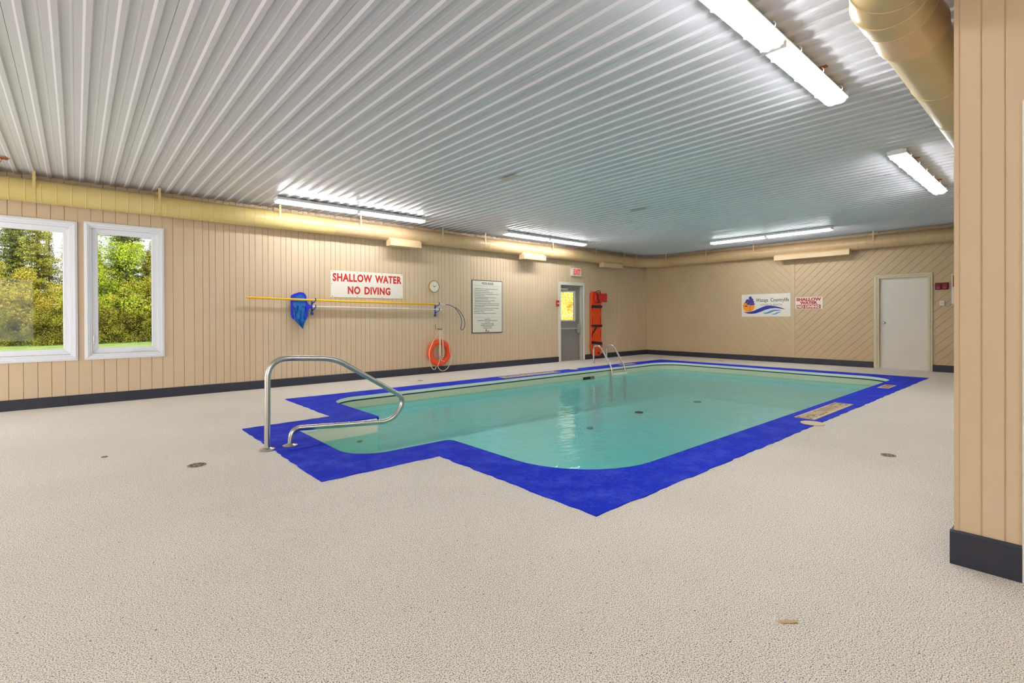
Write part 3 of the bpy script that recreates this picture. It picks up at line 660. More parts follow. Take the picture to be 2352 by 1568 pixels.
# ------------------------------------------------------------------ fluorescent lights
LG = 'eight foot fluorescent ceiling lights'
def light_fixture(c, length, label, along='x'):
    t = empty('fluorescent_light', (0, 0, 0), label, 'light', LG); H = length/2; zt = CZ-.020
    def arr(poly, d0, d1):
        mb = MB(); mb.prism(poly, d0, d1, lambda a, b_, d: (d, a, b_)); return mb
    W = .088
    obs = []
    obs.append(arr([(-W, zt-.05), (W, zt-.05), (W, zt-.042), (.06, zt), (-.06, zt), (-W, zt-.042)], -H, H).build('housing', M['housing'], t))
    # clear lens: open shell
    pr = [(-W+.002, zt-.05), (-W+.006, zt-.066), (-.062, zt-.088), (-.03, zt-.097), (0, zt-.090), (.03, zt-.097), (.062, zt-.088), (W-.006, zt-.066), (W-.002, zt-.05)]
    mb = MB(); n = len(pr)
    mb.add([(-H, a, z) for a, z in pr]+[(H, a, z) for a, z in pr], [(i, i+1, n+i+1, n+i) for i in range(n-1)]+[tuple(range(n)), tuple(range(n, 2*n))[::-1]])
    obs.append(mb.build('lens', M['lens'], t, smooth=True))
    for s in (-1, 1):
        for a, b_ in ((-H+.05, -.05), (.05, H-.05)):
            mb = MB(); mb.tube([(a, s*.040, zt-.072), (b_, s*.040, zt-.072)], .0125, 10); obs.append(mb.build('tube_lamp', M['tube'], t, smooth=True))
    mb = MB().box(-.03, .03, -.075, .075, zt-.088, zt-.05); obs.append(mb.build('centre_bridge', M['housing'], t))
    for s in (-1, 1): obs.append(MB().box(s*H-.006, s*H+.006, -W-.002, W+.002, zt-.062, zt-.01).build('end_cap', M['housing'], t))
    k = 0
    for i in range(6):
        xx = -H+.2+i*(length-.4)/5
        for s in (-1, 1):
            mb = MB(); mb.tube([(xx, s*(W-.002), zt-.062), (xx, s*(W+.012), zt-.055), (xx, s*(W+.014), zt-.035), (xx, s*(W+.002), zt-.022)], .004, 6); obs.append(mb.build('clip', M['housing'], t))
    for xx in (-H*.55, H*.55): obs.append(MB().box(xx-.02, xx+.02, -.11, .03, zt, zt+.006).build('mounting_strap', M['rust'], t))
    t.location = (c[0], c[1], 0); t.rotation_euler = (0, 0, 0 if along == 'x' else PI/2+c[2])
    if along == 'x': t.rotation_euler = (0, 0, c[2])
    return t
l1 = light_fixture((3.60, 1.385, 0), 2.66, 'long bright fluorescent light nearest the camera, beside the overhead duct')
def lcopy(c, label, rot=0):
    n_ = copy_tree(l1, (0, 0, 0), label); n_.location = (c[0], c[1], 0); n_.rotation_euler = (0, 0, rot); return n_
lcopy((8.42, 1.39), 'fluorescent light at the far right, seen beside the right wall corner')
lcopy((3.70, 8.325), 'fluorescent light above the yellow duct and the white shallow water sign', .0)
lcopy((8.48, 8.375), 'fluorescent light near the exit door, further along the left duct')
lcopy((12.10, 4.81), 'fluorescent light running parallel to the back wall above the long outlet box', PI/2)
lcopy((-3.3, 1.39), 'added unseen fluorescent fill light behind the camera, in line with the nearest light')  # invented fixture out of view, added to light the foreground
lcopy((-3.3, -1.9), 'added unseen fluorescent fill light behind the camera, over the entrance side')  # second added fixture out of view, more foreground fill
# small ceiling patches and rusty clip
for i, (x_, y_, L) in enumerate(((4.47, 5.15, .29), (7.53, 5.19, .29), (10.74, 5.22, .31))):
    MB().box(x_-.045, x_+.045, y_-L/2, y_+L/2, CZ-.024, CZ-.019).thing('ceiling_plate', M['dull'], ['small grey cover plate on the ribbed ceiling, nearest of three', 'small grey cover plate on the ribbed ceiling, middle of three', 'small grey cover plate on the ribbed ceiling, farthest of three'][i], 'plate', 'ceiling cover plates')
t_ = MB().box(-.665, -.60, 8.36, 8.44, CZ-.03, CZ-.018); t_.tube([(-.65, 8.4, CZ-.03), (-.662, 8.4, CZ-.075)], .003, 6)
t_.thing('ceiling_clip', M['rust'], 'small rusty orange clip on the ceiling at far upper left', 'clip')
# ------------------------------------------------------------------ signs and wall fittings
def holes(p, pts, fn, m=M['print'], r=.007):
    for a, b_ in pts:
        mb = MB()
        if fn == '-y': mb.disc((a, WY-.0125, b_), r, .002, 10, 'y')
        else: mb.disc((BX-.0125, a, b_), r, .002, 10, 'x')
        mb.build('screw', m, p)
s1 = MB().box(3.582, 5.088, WY-.010, WY-.001, 1.594, 2.099).thing('warning_sign', M['signwhite'], 'large white sign reading SHALLOW WATER NO DIVING in red, above the yellow pole', 'sign', 'shallow water signs')
text('SHALLOW WATER', .222, M['red'], s1, (4.337, WY-.0105, 1.972), '-y', 1, .009, fit=(1.435, .155), spacing=1.1)
text('NO DIVING', .222, M['red'], s1, (4.357, WY-.0105, 1.735), '-y', 1, .009, fit=(.89, .152), spacing=1.1)
holes(s1, [(3.61, 2.08), (4.10, 2.08), (4.62, 2.08), (5.07, 2.08), (3.6, 1.85), (3.61, 1.612), (4.10, 1.612), (4.62, 1.612), (5.07, 1.612), (5.075, 1.85)], '-y')
s2 = MB().box(BX-.010, BX-.001, 4.92, 6.17, 1.192, 1.80).thing('resort_sign', M['signwhite'], 'white sign with orange sun, purple tree and blue waves logo on the back wall', 'sign')
text('Wasaga  Countrylife', .128, M['print'], s2, (BX-.0105, 5.371, 1.622), '-x', 1, .0012, fit=(.829, .125))
text('WASAGA BEACH', .078, M['greyprint'], s2, (BX-.0105, 5.395, 1.506), '-x', 1, 0, fit=(.53, .055))
def fpoly(fn, pts, name, m, parent, d=0): mb = MB(); mb.prism(pts, d, d-.0012, fn); return mb.build(name, m, parent)
def on2(u, v, s=1, y=6.17, z=1.192): return None
fs2 = lambda a, b_, d: (BX-.0102+d, 6.17-a, 1.192+b_)        # a to the right, b up, from the sign's lower left
def logo(fn, parent, sc):
    mk = lambda P, nm, m, d: fpoly(fn, [(a*sc, b_*sc) for a, b_ in P], nm, m, parent, d)
    mk([(.19+.158*math.cos(t*PI/20), .285+.158*math.sin(t*PI/20)) for t in range(40)], 'sun_disc', mat('logo orange', hexc(250, 150, 10), .5) if 'lo' not in M else M['lo'], -.0002)
    top = [(.05, .135), (.13, .125), (.22, .13), (.33, .16), (.45, .215), (.55, .26), (.65, .29), (.75, .295), (.88, .275), (.98, .25), (1.06, .22), (1.13, .19)]
    bot = [(1.06, .20), (.97, .215), (.88, .225), (.75, .215), (.62, .18), (.5, .13), (.38, .09), (.27, .08), (.17, .085), (.10, .11)]
    mk(top+bot, 'navy_wave', M['navyprint'], -.0014)
    mk([(.56, .095), (.66, .115), (.76, .16), (.86, .185), (.97, .18), (1.03, .165), (.95, .155), (.86, .15), (.76, .105), (.68, .08), (.62, .078)], 'light_wave', M['skyprint'], -.0014)
    mk([(.78, .065), (.86, .08), (.92, .11), (.99, .128), (1.02, .12), (.96, .1), (.9, .065), (.84, .055)], 'light_wave', M['skyprint'], -.0014)
    for cx, cy, rx, ry in ((.235, .505, .05, .06), (.275, .455, .05, .055), (.16, .44, .055, .045), (.21, .42, .07, .045), (.12, .40, .03, .03), (.30, .40, .05, .035), (.22, .375, .10, .03), (.31, .345, .06, .025), (.175, .345, .05, .02), (.12, .292, .045, .018), (.27, .33, .09, .02)):
        P = []
        for t in range(14):
            rr_ = 1 if t % 2 else .72; P.append((cx+rx*rr_*math.cos(t*PI/7+.3), cy+ry*rr_*math.sin(t*PI/7+.3)))
        mk(P, 'tree_crown', M['purple'], -.0028-.0001*cx)
    mk([(.222, .14), (.229, .14), (.229, .34), (.222, .34)], 'tree_trunk', M['print'], -.0026)
M['lo'] = mat('logo orange', hexc(250, 150, 10), .5)
logo(fs2, s2, 1)
holes(s2, [(5.545, 1.78), (5.545, 1.21)], '-x', M['greyprint'], .006)
s3 = MB().box(BX-.010, BX-.001, 4.184, 4.807, 1.38, 1.68).thing('warning_sign', M['signwhite'], 'small white sign reading SHALLOW WATER NO DIVING beside the wall batten on the back wall', 'sign', 'shallow water signs')
text('SHALLOW', .122, M['darkred'], s3, (BX-.0105, 4.499, 1.623), '-x', 1, .0065, fit=(.565, .082))
text('WATER', .108, M['darkred'], s3, (BX-.0105, 4.50, 1.537), '-x', 1, .0065, fit=(.395, .072))
mb = MB().box(BX-.0115, BX-.0105, 4.23, 4.775, 1.393, 1.487); mb.build('red_bar', M['darkred'], s3)
text('NO DIVING', .094, M['signwhite'], s3, (BX-.0118, 4.507, 1.44), '-x', 1, .005, fit=(.50, .068))
s4 = MB().box(BX-.010, BX-.001, 1.2, 1.785, 1.45, 2.07).thing('notice_sign', M['signwhite'], 'white notice with red header partly hidden behind the right wall corner', 'sign')
MB().box(BX-.0115, BX-.0102, 1.23, 1.765, 1.80, 2.045).build('red_header', M['darkred'], s4)
text('D', .09, M['signwhite'], s4, (BX-.0118, 1.715, 1.985), '-x', 1, .003); text('E', .09, M['signwhite'], s4, (BX-.0118, 1.715, 1.88), '-x', 1, .003)
text('1.', .05, M['print'], s4, (BX-.0105, 1.74, 1.765), '-x'); text('2.', .05, M['print'], s4, (BX-.0105, 1.74, 1.715), '-x'); text('3.', .05, M['print'], s4, (BX-.0105, 1.74, 1.58), '-x')
# pool rules
s5 = MB().box(6.856, 7.772, WY-.012, WY-.001, .835, 2.075).thing('rules_sign', M['black'], 'tall framed POOL RULES notice with lines of small print on left wall', 'sign')
s5.data.materials[0] = mat('dark edge', hexc(58, 52, 50), .5)
MB().box(6.874, 7.754, WY-.0145, WY-.0115, .853, 2.057).build('printed_sheet', M['signgrey'], s5)
text('POOL RULES', .078, M['print'], s5, (7.32, WY-.0150, 2.0), '-y', 1, .002, fit=(.34, .054))
for z_ in (1.945, 1.205): MB().box(6.91, 7.70, WY-.0155, WY-.0145, z_, z_+.004).build('rule_line', M['greyprint'], s5)
rules = ['    No lifeguard on duty. All persons using the pool do so at their own risk.', '2.  Shower with soap before entering the pool.', '3.  No glass containers permitted in the deck area or pool.', '4.  Please shower with soap and water before entering the pool or deck area.',
         '5.  Please keep the pool area clean.', '6.  No person infected with a communicable disease or having open', '     sores on their body shall enter the pool.', '7.  All children less than 12 years of age shall be accompanied by a',
         '     responsible person not less than 16 years of age.', '8.  Noise and running and rough play are not permitted in the pool or deck area.', '9.  Incontinent persons or those with diapers must wear proper bathing attire', '     before entering the pool area.',
         '10. Bathers limit is posted; report problems to the Resort Office immediately.', '11. No intoxicated, running or diving in or around the pool.', '12. Shallow Water - No Diving.', '13. No swimming unless the lifeguard or person in charge is present.']
z_ = 1.872
for i, ln in enumerate(rules):
    text(ln, .030, M['ruleink'], s5, (6.90, WY-.0150, z_), '-y', .80, .0003, name='rule_text', align='LEFT'); z_ -= .029 if (i+1 < len(rules) and rules[i+1].startswith('     ')) else .0405
z_ = 1.165
for ln, sz in (('Emergency Phone', .028), ('An emergency phone is provided near the pool and is available to all users', .025), ('in case of emergency', .025), ('You are responsible for your own safety', .028), ('Any damages or unsafe conditions should be', .028), ('reported to the Resort Office', .028), ('For emergencies call 911', .03)):
    text(ln, sz, M['print'], s5, (7.31, WY-.0150, z_), '-y', .8, .0004, name='rule_text'); z_ -= .036
fl2 = lambda a, b_, d: (7.235+a, WY-.0150+d, .855+b_)
logo(fl2, s5, .13)
# clock
ck = empty('wall_clock', (5.82, WY, 1.745), 'round wall clock with gold rim and cream face beside the shallow water sign', 'clock')
t_ = MB(); t_.disc((5.82, WY-.001, 1.873), .130, -.045, 40, 'y'); t_.build('rim', M['clockrim'], ck, smooth=True)
t_ = MB(); t_.disc((5.82, WY-.0465, 1.873), .118, -.002, 40, 'y'); t_.build('face', M['clockface'], ck)
t_ = MB(); t_.tube([(5.82+.124*math.cos(a), WY-.047, 1.873+.124*math.sin(a)) for a in [2*PI*k/40 for k in range(40)]], .005, 6, closed=True); t_.build('bezel', M['print'], ck, smooth=True)
def hand(a, L, w_): t = MB(); t.add([(5.82+L*math.cos(a), WY-.051, 1.873+L*math.sin(a)), (5.82-w_*math.sin(a)-.015*math.cos(a), WY-.051, 1.873+w_*math.cos(a)-.015*math.sin(a)), (5.82+w_*math.sin(a)-.015*math.cos(a), WY-.051, 1.873-w_*math.cos(a)-.015*math.sin(a)),
        (5.82+L*math.cos(a), WY-.0495, 1.873+L*math.sin(a)), (5.82-w_*math.sin(a)-.015*math.cos(a), WY-.0495, 1.873+w_*math.cos(a)-.015*math.sin(a)), (5.82+w_*math.sin(a)-.015*math.cos(a), WY-.0495, 1.873-w_*math.cos(a)-.015*math.sin(a))], [(0, 1, 2), (5, 4, 3), (0, 2, 5, 3), (2, 1, 4, 5), (1, 0, 3, 4)]); t.build('hand', M['black'], ck)
hand(math.radians(20), .085, .006); hand(math.radians(140), .055, .007)
for k in range(12):
    a = k*PI/6; t_ = MB(); t_.disc((5.82+.10*math.cos(a), WY-.049, 1.873+.10*math.sin(a)), .005, -.001, 8, 'y'); t_.build('hour_mark', M['greyprint'], ck)
# exit sign
ex = MB().box(10.235, 10.595, WY-.075, WY-.001, 2.33, 2.545).thing('exit_sign', M['whitepaint'], 'white box exit sign with red EXIT letters above the door', 'sign')
text('EXIT', .20, M['exitred'], ex, (10.42, WY-.0755, 2.438), '-y', .66, .008)
# manual pull station
pu = MB().box(9.655, 9.738, WY-.045, WY-.001, 1.49, 1.65).thing('pull_station', mat('pull red', hexc(176, 40, 26), .4), 'small red fire pull station just left of the exit door', 'fire alarm')
MB().box(9.662, 9.731, WY-.05, WY-.044, 1.555, 1.585).build('pull_handle', M['signwhite'], pu)
# fire horn and white plate on the back wall
fh = empty('fire_horn', (BX, 1.94, 1.75), 'red fire alarm horn pair mounted right of the back door', 'fire alarm')
MB().box(BX-.03, BX-.001, 1.826, 2.05, 1.755, 1.90).build('back_box', M['firered'], fh, bevel=.006)
for y_ in (1.99, 1.885):
    t_ = MB(); t_.disc((BX-.03, y_, 1.828), .05, -.035, 24, 'x', ry=.066); t_.build('horn', M['firered'], fh, bevel=.006)
    MB().box(BX-.068, BX-.064, y_-.028, y_+.028, 1.775, 1.785).box(BX-.068, BX-.064, y_-.028, y_+.028, 1.80, 1.806).build('painted_glint', mat('horn glint', hexc(190, 90, 100), .3), fh)  # pale pink bars put highlights into the colour of the horn fronts
wp_ = empty('wall_plate', (BX, 1.935, 1.41), 'small white wall plate with a thin wire below the red fire horn', 'wall plate')
MB().box(BX-.03, BX-.001, 1.894, 1.979, 1.41, 1.52).build('cover', M['whitepaint'], wp_, bevel=.004)
t_ = MB(); t_.disc((BX-.03, 1.93, 1.465), .012, -.006, 12, 'x', ry=.006); t_.build('button', M['greyprint'], wp_)
t_ = MB(); t_.tube([(BX-.006, 1.894, 1.43), (BX-.006, 1.87, 1.40), (BX-.006, 1.84, 1.385), (BX-.006, 1.81, 1.41), (BX-.006, 1.795, 1.46), (BX-.006, 1.77, 1.51)], .004, 6); t_.build('wire', M['trimtan'], wp_)
# ------------------------------------------------------------------ safety equipment on left wall
def bracket(x_, zt, label):
    b_ = empty('pole_bracket', (x_, WY, zt-.3), label, 'bracket', 'blue pole brackets')
    t_ = MB().box(x_-.012, x_+.012, WY-.018, WY-.001, zt-.28, zt-.02); t_.box(x_-.024, x_+.024, WY-.024, WY-.001, zt-.31, zt-.262); t_.build('back_plate', M['bluehook'], b_, bevel=.003)
    for dz in (0, -.125):
        t_ = MB(); t_.tube([(x_, WY-.015, zt-.12+dz), (x_+.012, WY-.05, zt-.085+dz), (x_+.02, WY-.10, zt-.07+dz), (x_+.024, WY-.138, zt-.05+dz), (x_+.02, WY-.143, zt-.005+dz)], .0095, 8); t_.build('hook', M['bluehook'], b_, smooth=True)
bracket(3.235, 1.57, 'blue double hook bracket holding the poles near the skimmer net')
bracket(5.865, 1.535, 'blue double hook bracket holding the poles near the clock')
py_ = WY-.105
lp = empty('life_hook', (4, py_, 1.49), 'long yellow reaching pole with a dark blue loop crook, held on blue brackets', 'rescue pole')
def sag(x_, a=(2.137, 1.553), b_=(5.83, 1.494), s=.010): t = (x_-a[0])/(b_[0]-a[0]); return a[1]+(b_[1]-a[1])*t-s*4*t*(1-t)
t_ = MB(); t_.tube([(2.137+(5.83-2.137)*k/10, py_, sag(2.137+(5.83-2.137)*k/10)) for k in range(11)], .0185, 12); t_.build('pole', M['yellow'], lp, smooth=True)
t_ = MB(); t_.tube([(5.82, py_, 1.494), (6.06, py_, 1.488)], .0145, 10); t_.build('pole_end', M['whitepole'], lp, smooth=True)
def smoothp(P, k=2):
    P = [Vector(p) for p in P]
    for _ in range(k):
        Q = [P[0]]
        for a, b_ in zip(P, P[1:]): Q += [a*.75+b_*.25, a*.25+b_*.75]
        Q.append(P[-1]); P = Q
    return P
zz = lambda L: [(x_, py_, z_) for x_, z_ in L]
t_ = MB(); t_.tube(smoothp(zz([(6.05, 1.487), (6.18, 1.483), (6.34, 1.41), (6.46, 1.26), (6.515, 1.10), (6.47, .96), (6.50, .915), (6.56, .95), (6.60, 1.06), (6.565, 1.20), (6.44, 1.36), (6.33, 1.43)])), .0075, 8); t_.build('loop', M['loopblue'], lp, smooth=True)
# skimmer net and its white pole
py2 = WY-.085
sn = empty('skimmer_net', (4.3, py2, 1.05), 'blue pool skimmer net on a long white telescopic pole, hanging under the yellow pole', 'pool net')
t_ = MB(); t_.tube([(3.19, py2, 1.41), (5.10, py2, 1.387)], .0155, 10); t_.build('pole', M['whitepole'], sn, smooth=True)
t_ = MB(); t_.tube([(5.08, py2, 1.387), (5.96, py2, 1.374)], .0105, 10); t_.build('inner_pole', M['whitepole'], sn, smooth=True)
t_ = MB(); t_.tube([(5.05, py2, 1.388), (5.07, py2, 1.388), (5.16, py2, 1.386), (5.18, py2, 1.386)], [.016, .024, .022, .013], 12); t_.build('lock_collar', mat('pale yellow', hexc(226, 218, 160), .5), sn, smooth=True)
t_ = MB(); t_.tube([(5.86, py2, 1.376), (5.975, py2, 1.373)], .017, 10); t_.build('grip', M['signwhite'], sn, smooth=True)
fr = [(2.845, 1.60), (2.90, 1.635), (3.00, 1.668), (3.06, 1.66), (3.10, 1.62), (3.115, 1.55), (3.135, 1.46), (3.14, 1.35), (3.135, 1.25), (3.11, 1.18), (3.06, 1.15), (2.98, 1.16), (2.90, 1.18), (2.86, 1.205), (2.842, 1.26), (2.838, 1.45)]
cx_, cz_ = 2.99, 1.41
t_ = MB(); n = len(fr); vs = []
for y_, s in ((-.012, 1), (-.012, .74), (.012, .74), (.012, 1)): vs += [(cx_+(x_-cx_)*s, py2+y_, cz_+(z_-cz_)*(s if s == 1 else .82)) for x_, z_ in fr]
fs = []
for a in range(4):
    for i in range(n): fs.append((a*n+i, a*n+(i+1) % n, ((a+1) % 4)*n+(i+1) % n, ((a+1) % 4)*n+i))
t_.add(vs, fs); t_.build('net_frame', M['blueplastic'], sn, bevel=.004)
t_ = MB(); t_.prism([(3.12, 1.49), (3.16, 1.445), (3.215, 1.43), (3.215, 1.385), (3.16, 1.375), (3.125, 1.30)], -.016, .016, lambda a, b_, d: (a, py2+d, b_)); t_.build('net_socket', M['blueplastic'], sn, bevel=.005)
# sagging mesh bag, folded sheet with creases
t_ = MB(); G = 14; H_ = 18; vs = []; rb_ = random.Random(8)
fold = [rb_.uniform(-1, 1) for _ in range(G+1)]
for j in range(H_+1):
    v_ = j/H_; z_ = 1.628-.61*v_
    if v_ < .74: q_ = max(0, .12-v_)*.35; xl, xr = 2.872+.035*v_+q_, 3.108-.015*v_-q_
    else: q_ = (v_-.74)/.26; xl, xr = 2.905+q_*.125, 3.098-q_*.062
    for i in range(G+1):
        u = i/G; x_ = xl+(xr-xl)*u
        lo_ = max(.12, min(1, (v_-.28)*5)); y_ = py2-.008-lo_*.030*math.sin(PI*u)*(.5+v_)-lo_*.013*fold[i]-.010*math.sin(u*17+v_*14)*(v_ > .35)-.008*rb_.uniform(-1, 1)*(v_ > .3)
        vs.append((x_+.006*rb_.uniform(-1, 1)*v_, y_, z_))
t_.add(vs, [(j*(G+1)+i, j*(G+1)+i+1, (j+1)*(G+1)+i+1, (j+1)*(G+1)+i) for j in range(H_) for i in range(G)]); t_.build('mesh_bag', M['netfront'], sn)
# ring buoy
rb = empty('ring_buoy', (5.925, WY-.06, .155), 'orange ring buoy with cream rope hanging on the left wall', 'ring buoy')
t_ = MB(); t_.tube([(5.925+.230*math.cos(a), WY-.075, .447+.230*math.sin(a)) for a in [2*PI*k/40 for k in range(40)]], .062, 16, closed=True); t_.build('ring', M['orange'], rb, smooth=True)
ry = WY-.145
def rope(P, y_=ry, r_=.0065): t_ = MB(); t_.tube(smoothp([(a, (y_ if len(q_) == 1 else y_), b_) for (a, b_), q_ in [(p, (0,)) for p in P]]), r_, 6); t_.build('rope', M['rope'], rb, smooth=True)
rope([(5.895, .93), (5.88, .80), (5.885, .62), (5.87, .45), (5.89, .33), (5.94, .30), (5.99, .34), (6.01, .44), (5.985, .6), (5.965, .80), (5.925, .93)])
rope([(5.90, .935), (5.895, .78), (5.90, .60), (5.885, .44), (5.91, .36), (5.95, .345), (5.98, .40), (5.985, .5), (5.965, .68), (5.95, .82), (5.92, .935)], ry-.012)
rope([(5.905, .93), (5.90, .7), (5.90, .45), (5.93, .38), (5.96, .42), (5.955, .6), (5.945, .8), (5.92, .93)], ry-.02, .0055)
rope([(5.89, .93), (5.80, .81), (5.72, .69), (5.655, .56), (5.64, .50)])
rope([(5.64, .53), (5.625, .44), (5.64, .30), (5.68, .15), (5.73, .09), (5.78, .10), (5.805, .16)])
rope([(5.93, .94), (5.99, .80), (6.03, .745), (6.08, .74), (6.12, .68), (6.14, .56), (6.16, .42), (6.21, .31)], ry)
rope([(6.18, .33), (6.17, .22), (6.10, .10), (6.01, .05), (5.93, .05), (5.86, .11), (5.835, .17), (5.88, .25), (5.875, .31), (5.95, .27), (6.02, .25)])
hk = empty('wall_hook', (5.905, WY, .93), 'dark metal hook and screw holding the ring buoy rope', 'hook')
t_ = MB().box(5.868, 5.882, WY-.012, WY-.001, .94, 1.055); t_.build('stem', M['greyprint'], hk)
t_ = MB(); t_.tube([(5.93, WY-.001, .955), (5.93, WY-.15, .945), (5.932, WY-.175, .965)], .008, 8); t_.build('peg', M['black'], hk, smooth=True)
# rescue spine board
sb = empty('spine_board', (11.26, WY, .09), 'orange rescue spine board with black straps standing against the wall by the exit door', 'rescue board')
by = WY-.075
bp_ = rounded([(11.085, .085), (11.44, .085), (11.485, .35), (11.485, 1.93), (11.03, 1.93), (11.03, .35)], [.06, .06, .05, .08, .08, .05], 5)
t_ = MB(); t_.prism(bp_, 0, .045, lambda a, b_, d: (a, by+d, b_)); t_.build('board', M['orangeboard'], sb, bevel=.01)
for s in (11.075, 11.435):
    for z0_ in (.28, .62, 1.0, 1.38):
        MB().box(s-.010, s+.010, by-.002, by+.003, z0_, z0_+.2).build('hand_slot', M['strap'], sb)
for z_, h_, sl_ in ((1.46, .075, .0), (.91, .07, 0.0), (.39, .08, -.05)):
    t_ = MB(); t_.prism([(11.02, z_-sl_), (11.50, z_), (11.50, z_+h_), (11.02, z_+h_-sl_)], -.012, -.004, lambda a, b_, d: (a, by+d, b_)); t_.build('strap', M['strap'], sb)
t_ = MB(); t_.prism([(11.04, .72), (11.03, .66), (11.20, .90), (11.30, .93)], -.016, -.010, lambda a, b_, d: (a, by+d, b_)); t_.build('strap', M['strap'], sb)
MB().box(11.30, 11.37, by-.01, by, .14, .19).build('buckle', M['strap'], sb)
for (a, b_, c_, d_) in ((11.12, 11.40, 1.62, 1.86), (11.42, 11.62, 1.64, 1.89)):
    t_ = MB(); t_.prism([(a, c_), (b_, c_-.01), (b_+.015, d_-.05), (b_-.01, d_), (a-.01, d_-.02)], -.10, -.015, lambda p, q_, d: (p, by+d, q_)); t_.build('head_block', M['redblock'], sb, bevel=.02)
t_ = MB(); t_.tube(smoothp([(11.12, by-.11, 1.88), (11.2, by-.12, 1.80), (11.14, by-.12, 1.72), (11.26, by-.12, 1.66), (11.20, by-.115, 1.60)]), .012, 6); t_.build('head_strap', M['strap'], sb)
t_ = MB(); t_.tube(smoothp([(11.16, by-.02, 1.90), (11.25, by-.08, 1.965), (11.36, by-.06, 1.94), (11.42, by-.02, 1.88)]), .01, 6); t_.build('head_strap', M['strap'], sb)
# ------------------------------------------------------------------ deck markers and drains
DT = 'depth and warning marker tiles in the blue border'
def deck_tile(x0, x1, y0, y1, label, lines, face):
    t = MB().box(x0, x1, y0, y1, .006, .010).thing('marker_tile', M['tile'], label, 'tile', DT)
    for (tx, sz, xs, m_) in lines: text(tx, sz, m_, t, ((x0+x1)/2, (y0+y1)/2, .0105), face, xs, .002, ex=.0004)
    for xx in (x0+.012, x1-.012):
        pass
    return t
deck_tile(6.39, 7.215, 2.012, 2.232, 'cream tile reading SHALLOW in the blue border by the right deck', [('SHALLOW', .235, .76, M['tileink'])], '+z')
deck_tile(7.235, 7.88, 2.012, 2.232, 'cream tile reading WATER in the blue border by the right deck', [('WATER', .235, .82, M['tileink'])], '+z')
tn = deck_tile(10.02, 10.56, 2.072, 2.228, 'small cream tile with faded red marks near the far right pool corner', [], '+z')
for k, (a, b_) in enumerate(((10.10, 10.30), (10.34, 10.50))): MB().box(a, b_, 2.10, 2.20, .010, .0108).build('faded_mark', M['tilered'], tn)
MB().box(10.24, 10.33, 2.13, 2.17, .0108, .0115).build('centre_mark', M['tile'], tn)
deck_tile(6.33, 7.13, 7.44, 7.66, 'cream marker tile in the far border, nearest to the stepped bay', [('WATER', .235, .82, M['tileink'])], '+zr')
deck_tile(7.15, 7.93, 7.44, 7.66, 'cream marker tile in the far border, next one toward the ladder', [('SHALLOW', .235, .76, M['tileink'])], '+zr')
deck_tile(10.15, 10.72, 7.44, 7.60, 'cream marker tile in the far border just beyond the pool ladder', [], '+zr')
for (x_, y_, r_, lb) in ((6.165, 1.965, .118, 'round cream skimmer lid overlapping the blue border on the right deck'), (8.59, 7.68, .115, 'round cream skimmer lid in the far blue border')):
    t_ = MB(); t_.disc((x_, y_, .0005), r_, .012, 36); t_.thing('skimmer_cover', M['lid'], lb, 'lid', 'round skimmer lids')
def floor_drain(x_, y_, r_, lb):
    t = empty('floor_drain', (x_, y_, 0), lb, 'drain', 'round floor drains')
    q_ = MB(); q_.disc((x_, y_, .0005), r_, .003, 24); q_.build('rim', M['drain'], t)
    for k in range(7):
        a = 2*PI*k/7; q_ = MB(); q_.disc((x_+.62*r_*math.cos(a), y_+.62*r_*math.sin(a), .0035), r_*.15, .0008, 8); q_.build('slot', M['darkhole'], t)
floor_drain(.737, 4.767, .068, 'round tan floor drain in the left foreground deck')
floor_drain(5.253, 1.087, .055, 'round dark floor drain in the right deck')
floor_drain(4.93, 8.30, .05, 'round floor drain between the pool and the ring buoy')
floor_drain(.178, 5.596, .024, 'tiny round floor drain near the left edge')
floor_drain(13.1, 6.4, .05, 'round floor drain near the back wall')
t_ = MB(); t_.add([(2.06, .79, .004), (2.085, .765, .009), (2.11, .75, .005), (2.13, .735, .003), (2.115, .725, .006), (2.09, .745, .004), (2.07, .76, .006)], [(0, 1, 6), (1, 2, 5, 6), (2, 3, 4, 5)])
o = t_.thing('dry_leaf', M['leafbrown'], 'dry brown leaf scrap lying on the foreground floor', 'leaf'); md = o.modifiers.new('s', 'SOLIDIFY'); md.thickness = .001
